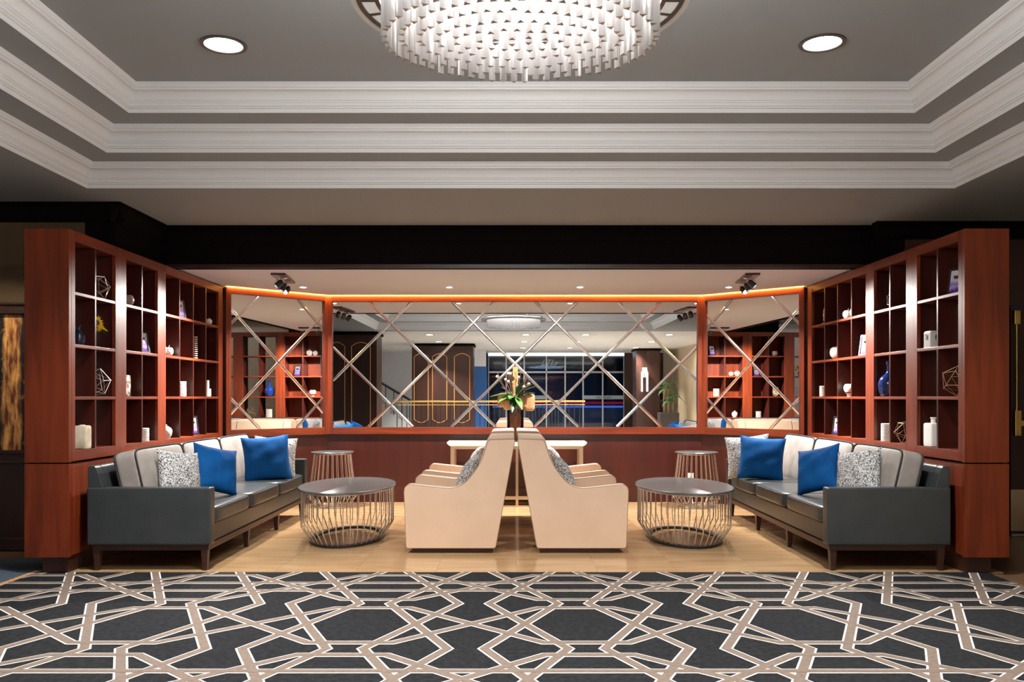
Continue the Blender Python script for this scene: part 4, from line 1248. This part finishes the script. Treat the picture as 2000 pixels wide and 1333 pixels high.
# shop front
XS0, XS1 = -.92, 4.15
sf = thing('shop_front', 'glazed shop front', 'shop front', ((XS0+XS1)/2, YS, 0)); del sf['label'], sf['category']; sf['kind'] = 'structure'; sf.name = 'window_1'
xs = [-.92, -.25, .42, 1.25, 1.95, 2.62, 3.35, 4.15]
for i in range(len(xs)-1):
    MB().box(xs[i]+.025, xs[i+1]-.025, YS-.02, YS, .12, 2.18).build('glass_pane', M['glass'], sf, world=True)
    MB().box(xs[i]+.025, xs[i+1]-.025, YS-.02, YS, 2.24, 2.80).build('glass_pane', M['glass'], sf, world=True)
for x in xs:
    MB().box(x-.025, x+.025, YS-.05, YS+.03, 0, 2.82).build('mullion', M['steel'], sf, world=True)
MB().box(XS0, XS1, YS-.05, YS+.03, 2.18, 2.24).build('transom', M['steel'], sf, world=True)
MB().box(XS0, XS1, YS-.05, YS+.03, 0, .12).build('bottom_rail', M['steel'], sf, world=True)
MB().box(XS0, XS1, YS-.05, YS+.06, 2.82, SOF-.01).build('light_band', M['whitebar'], sf, world=True)
for i in (1, 2, 5, 6):
    MB().box(xs[i]+.03, xs[i+1]-.03, YS+.002, YS+.008, 1.20, 1.34).build('frosted_band', M['frost'], sf, world=True)
def text(body, x, z, size, m, parent, shear=0.0, y=YS+.014):
    c = bpy.data.curves.new('lettering', 'FONT'); c.body = body; c.size = size; c.shear = shear; c.align_x = 'CENTER'; c.extrude = .002
    c.materials.append(M[m])
    o = bpy.data.objects.new('lettering', c); COL.objects.link(o)
    o.parent = parent
    o.location = Vector((x, y*K, z))-parent.location
    o.rotation_euler = (R(90), 0, 0)
    return o
text('LTLy', 1.35, 2.47, .30, 'frost', sf, .5)
MB().tube([(.85,YS+.02,2.40),(1.2,YS+.02,2.47),(1.5,YS+.02,2.42),(1.95,YS+.02,2.44)], .012, 5).build('lettering_flourish', M['frost'], sf, world=True)
text('hof  Convent', 3.4, 1.235, .10, 'navy', sf)
# night street beyond the glass
structure('wall_street', MB().box(-4, 6, YS-3.45, YS-3.35, 0, SOF), M['navyglass'])
stt = thing('made_up_counter', 'made-up counter with coloured light bars beyond the shop glass', 'counter', (2.2, YS-1.6, 0))  # made-up counter carrying the coloured bands of lights outside
MB().box(-3.0, 2.4, -.3, .3, 0, .92).build('body', M['bluewall'], stt)
MB().box(-3.0, 2.4, .301, .32, .86, .94).build('light_bar', M['bluebar'], stt)
MB().box(-3.0, 2.4, -.1, .0, 1.0, 1.09).build('light_bar', M['redbar'], stt)
structure('wall_shop_end', MB().box(XS1+.0, WR, YS-.05, YS+.05, 0, SOF), M['dark2'])
structure('wall_shop_start', MB().box(-1.6, XS0, YS-.05, YS+.05, 0, SOF), M['navyglass'])
light('street_glow', 'AREA', 40, (1.5, (YS-1.8)*K, 2.6), None, (.35,.6,1), 1.6, target=(1.5, (YS-1.9)*K, 0))
# sconce, palm, side window
so = thing('wall_sconce', 'twin tube wall sconce on the wood column beside the palm', 'sconce', (4.42, -6.19, 1.72))
MB().box(-.11, .11, .0, .03, .22, .42).build('back_plate', M['steel'], so, bevel=.004)
MB().box(-.07, .07, .03, .14, .40, .55).build('shade', M['sconcelit'], so, bevel=.01)
for s in (-1, 1):
    MB().tube([(s*.09,.08,-.25),(s*.09,.08,.40)], .026, 10).build('tube', M['sconcelit'], so, smooth=60)
light('bulb', 'POINT', 6, (0,.2,.45), so, (1,.75,.6), .06)
pp = thing('potted_palm', 'tall cane palm in a dark square planter beside the stone wall', 'plant', (5.02, -5.3, 0))
MB().box(-.30, .30, -.30, .30, 0, .78).build('planter', M['soil'], pp, bevel=.01)
rq = random.Random(5)
for (x, y, h) in ((-.13,.05,1.55),(.02,-.08,1.75),(.14,.08,1.35),(-.02,.12,1.15)):
    MB().tube([(x,y,.76),(x*1.1,y,h*.6+.3),(x*.9,y*1.1,h)], .028, 8).build('cane', M['trunk'], pp, smooth=60)
    for k in range(13):
        a = 2*PI*k/13+rq.uniform(-.2,.2)
        leaf(pp, (x*.9, y*1.1, h-.03), (math.cos(a), math.sin(a), rq.uniform(.15,1.3)), rq.uniform(.30,.48), .085, 'leaf', .75)
w2 = thing('window_2', '', ''); del w2['label'], w2['category']; w2['kind'] = 'structure'; w2.location = (WR, -4.6, 1.6)
MB().box(-.03, -.005, -.28, .28, -.75, .75).build('glass_pane', M['bluelit'], w2)
for s in (-1, 1):
    MB().box(-.05, -.001, s*.28, s*.33, -.80, .80).build('window_frame', M['steel'], w2)
light('stone_wash', 'SPOT', 90, (4.9, -3.6*K, 2.85), None, (1,.9,.72), .05, target=(5.6, -4.0*K, 1.8), spot=90, blend=.8)
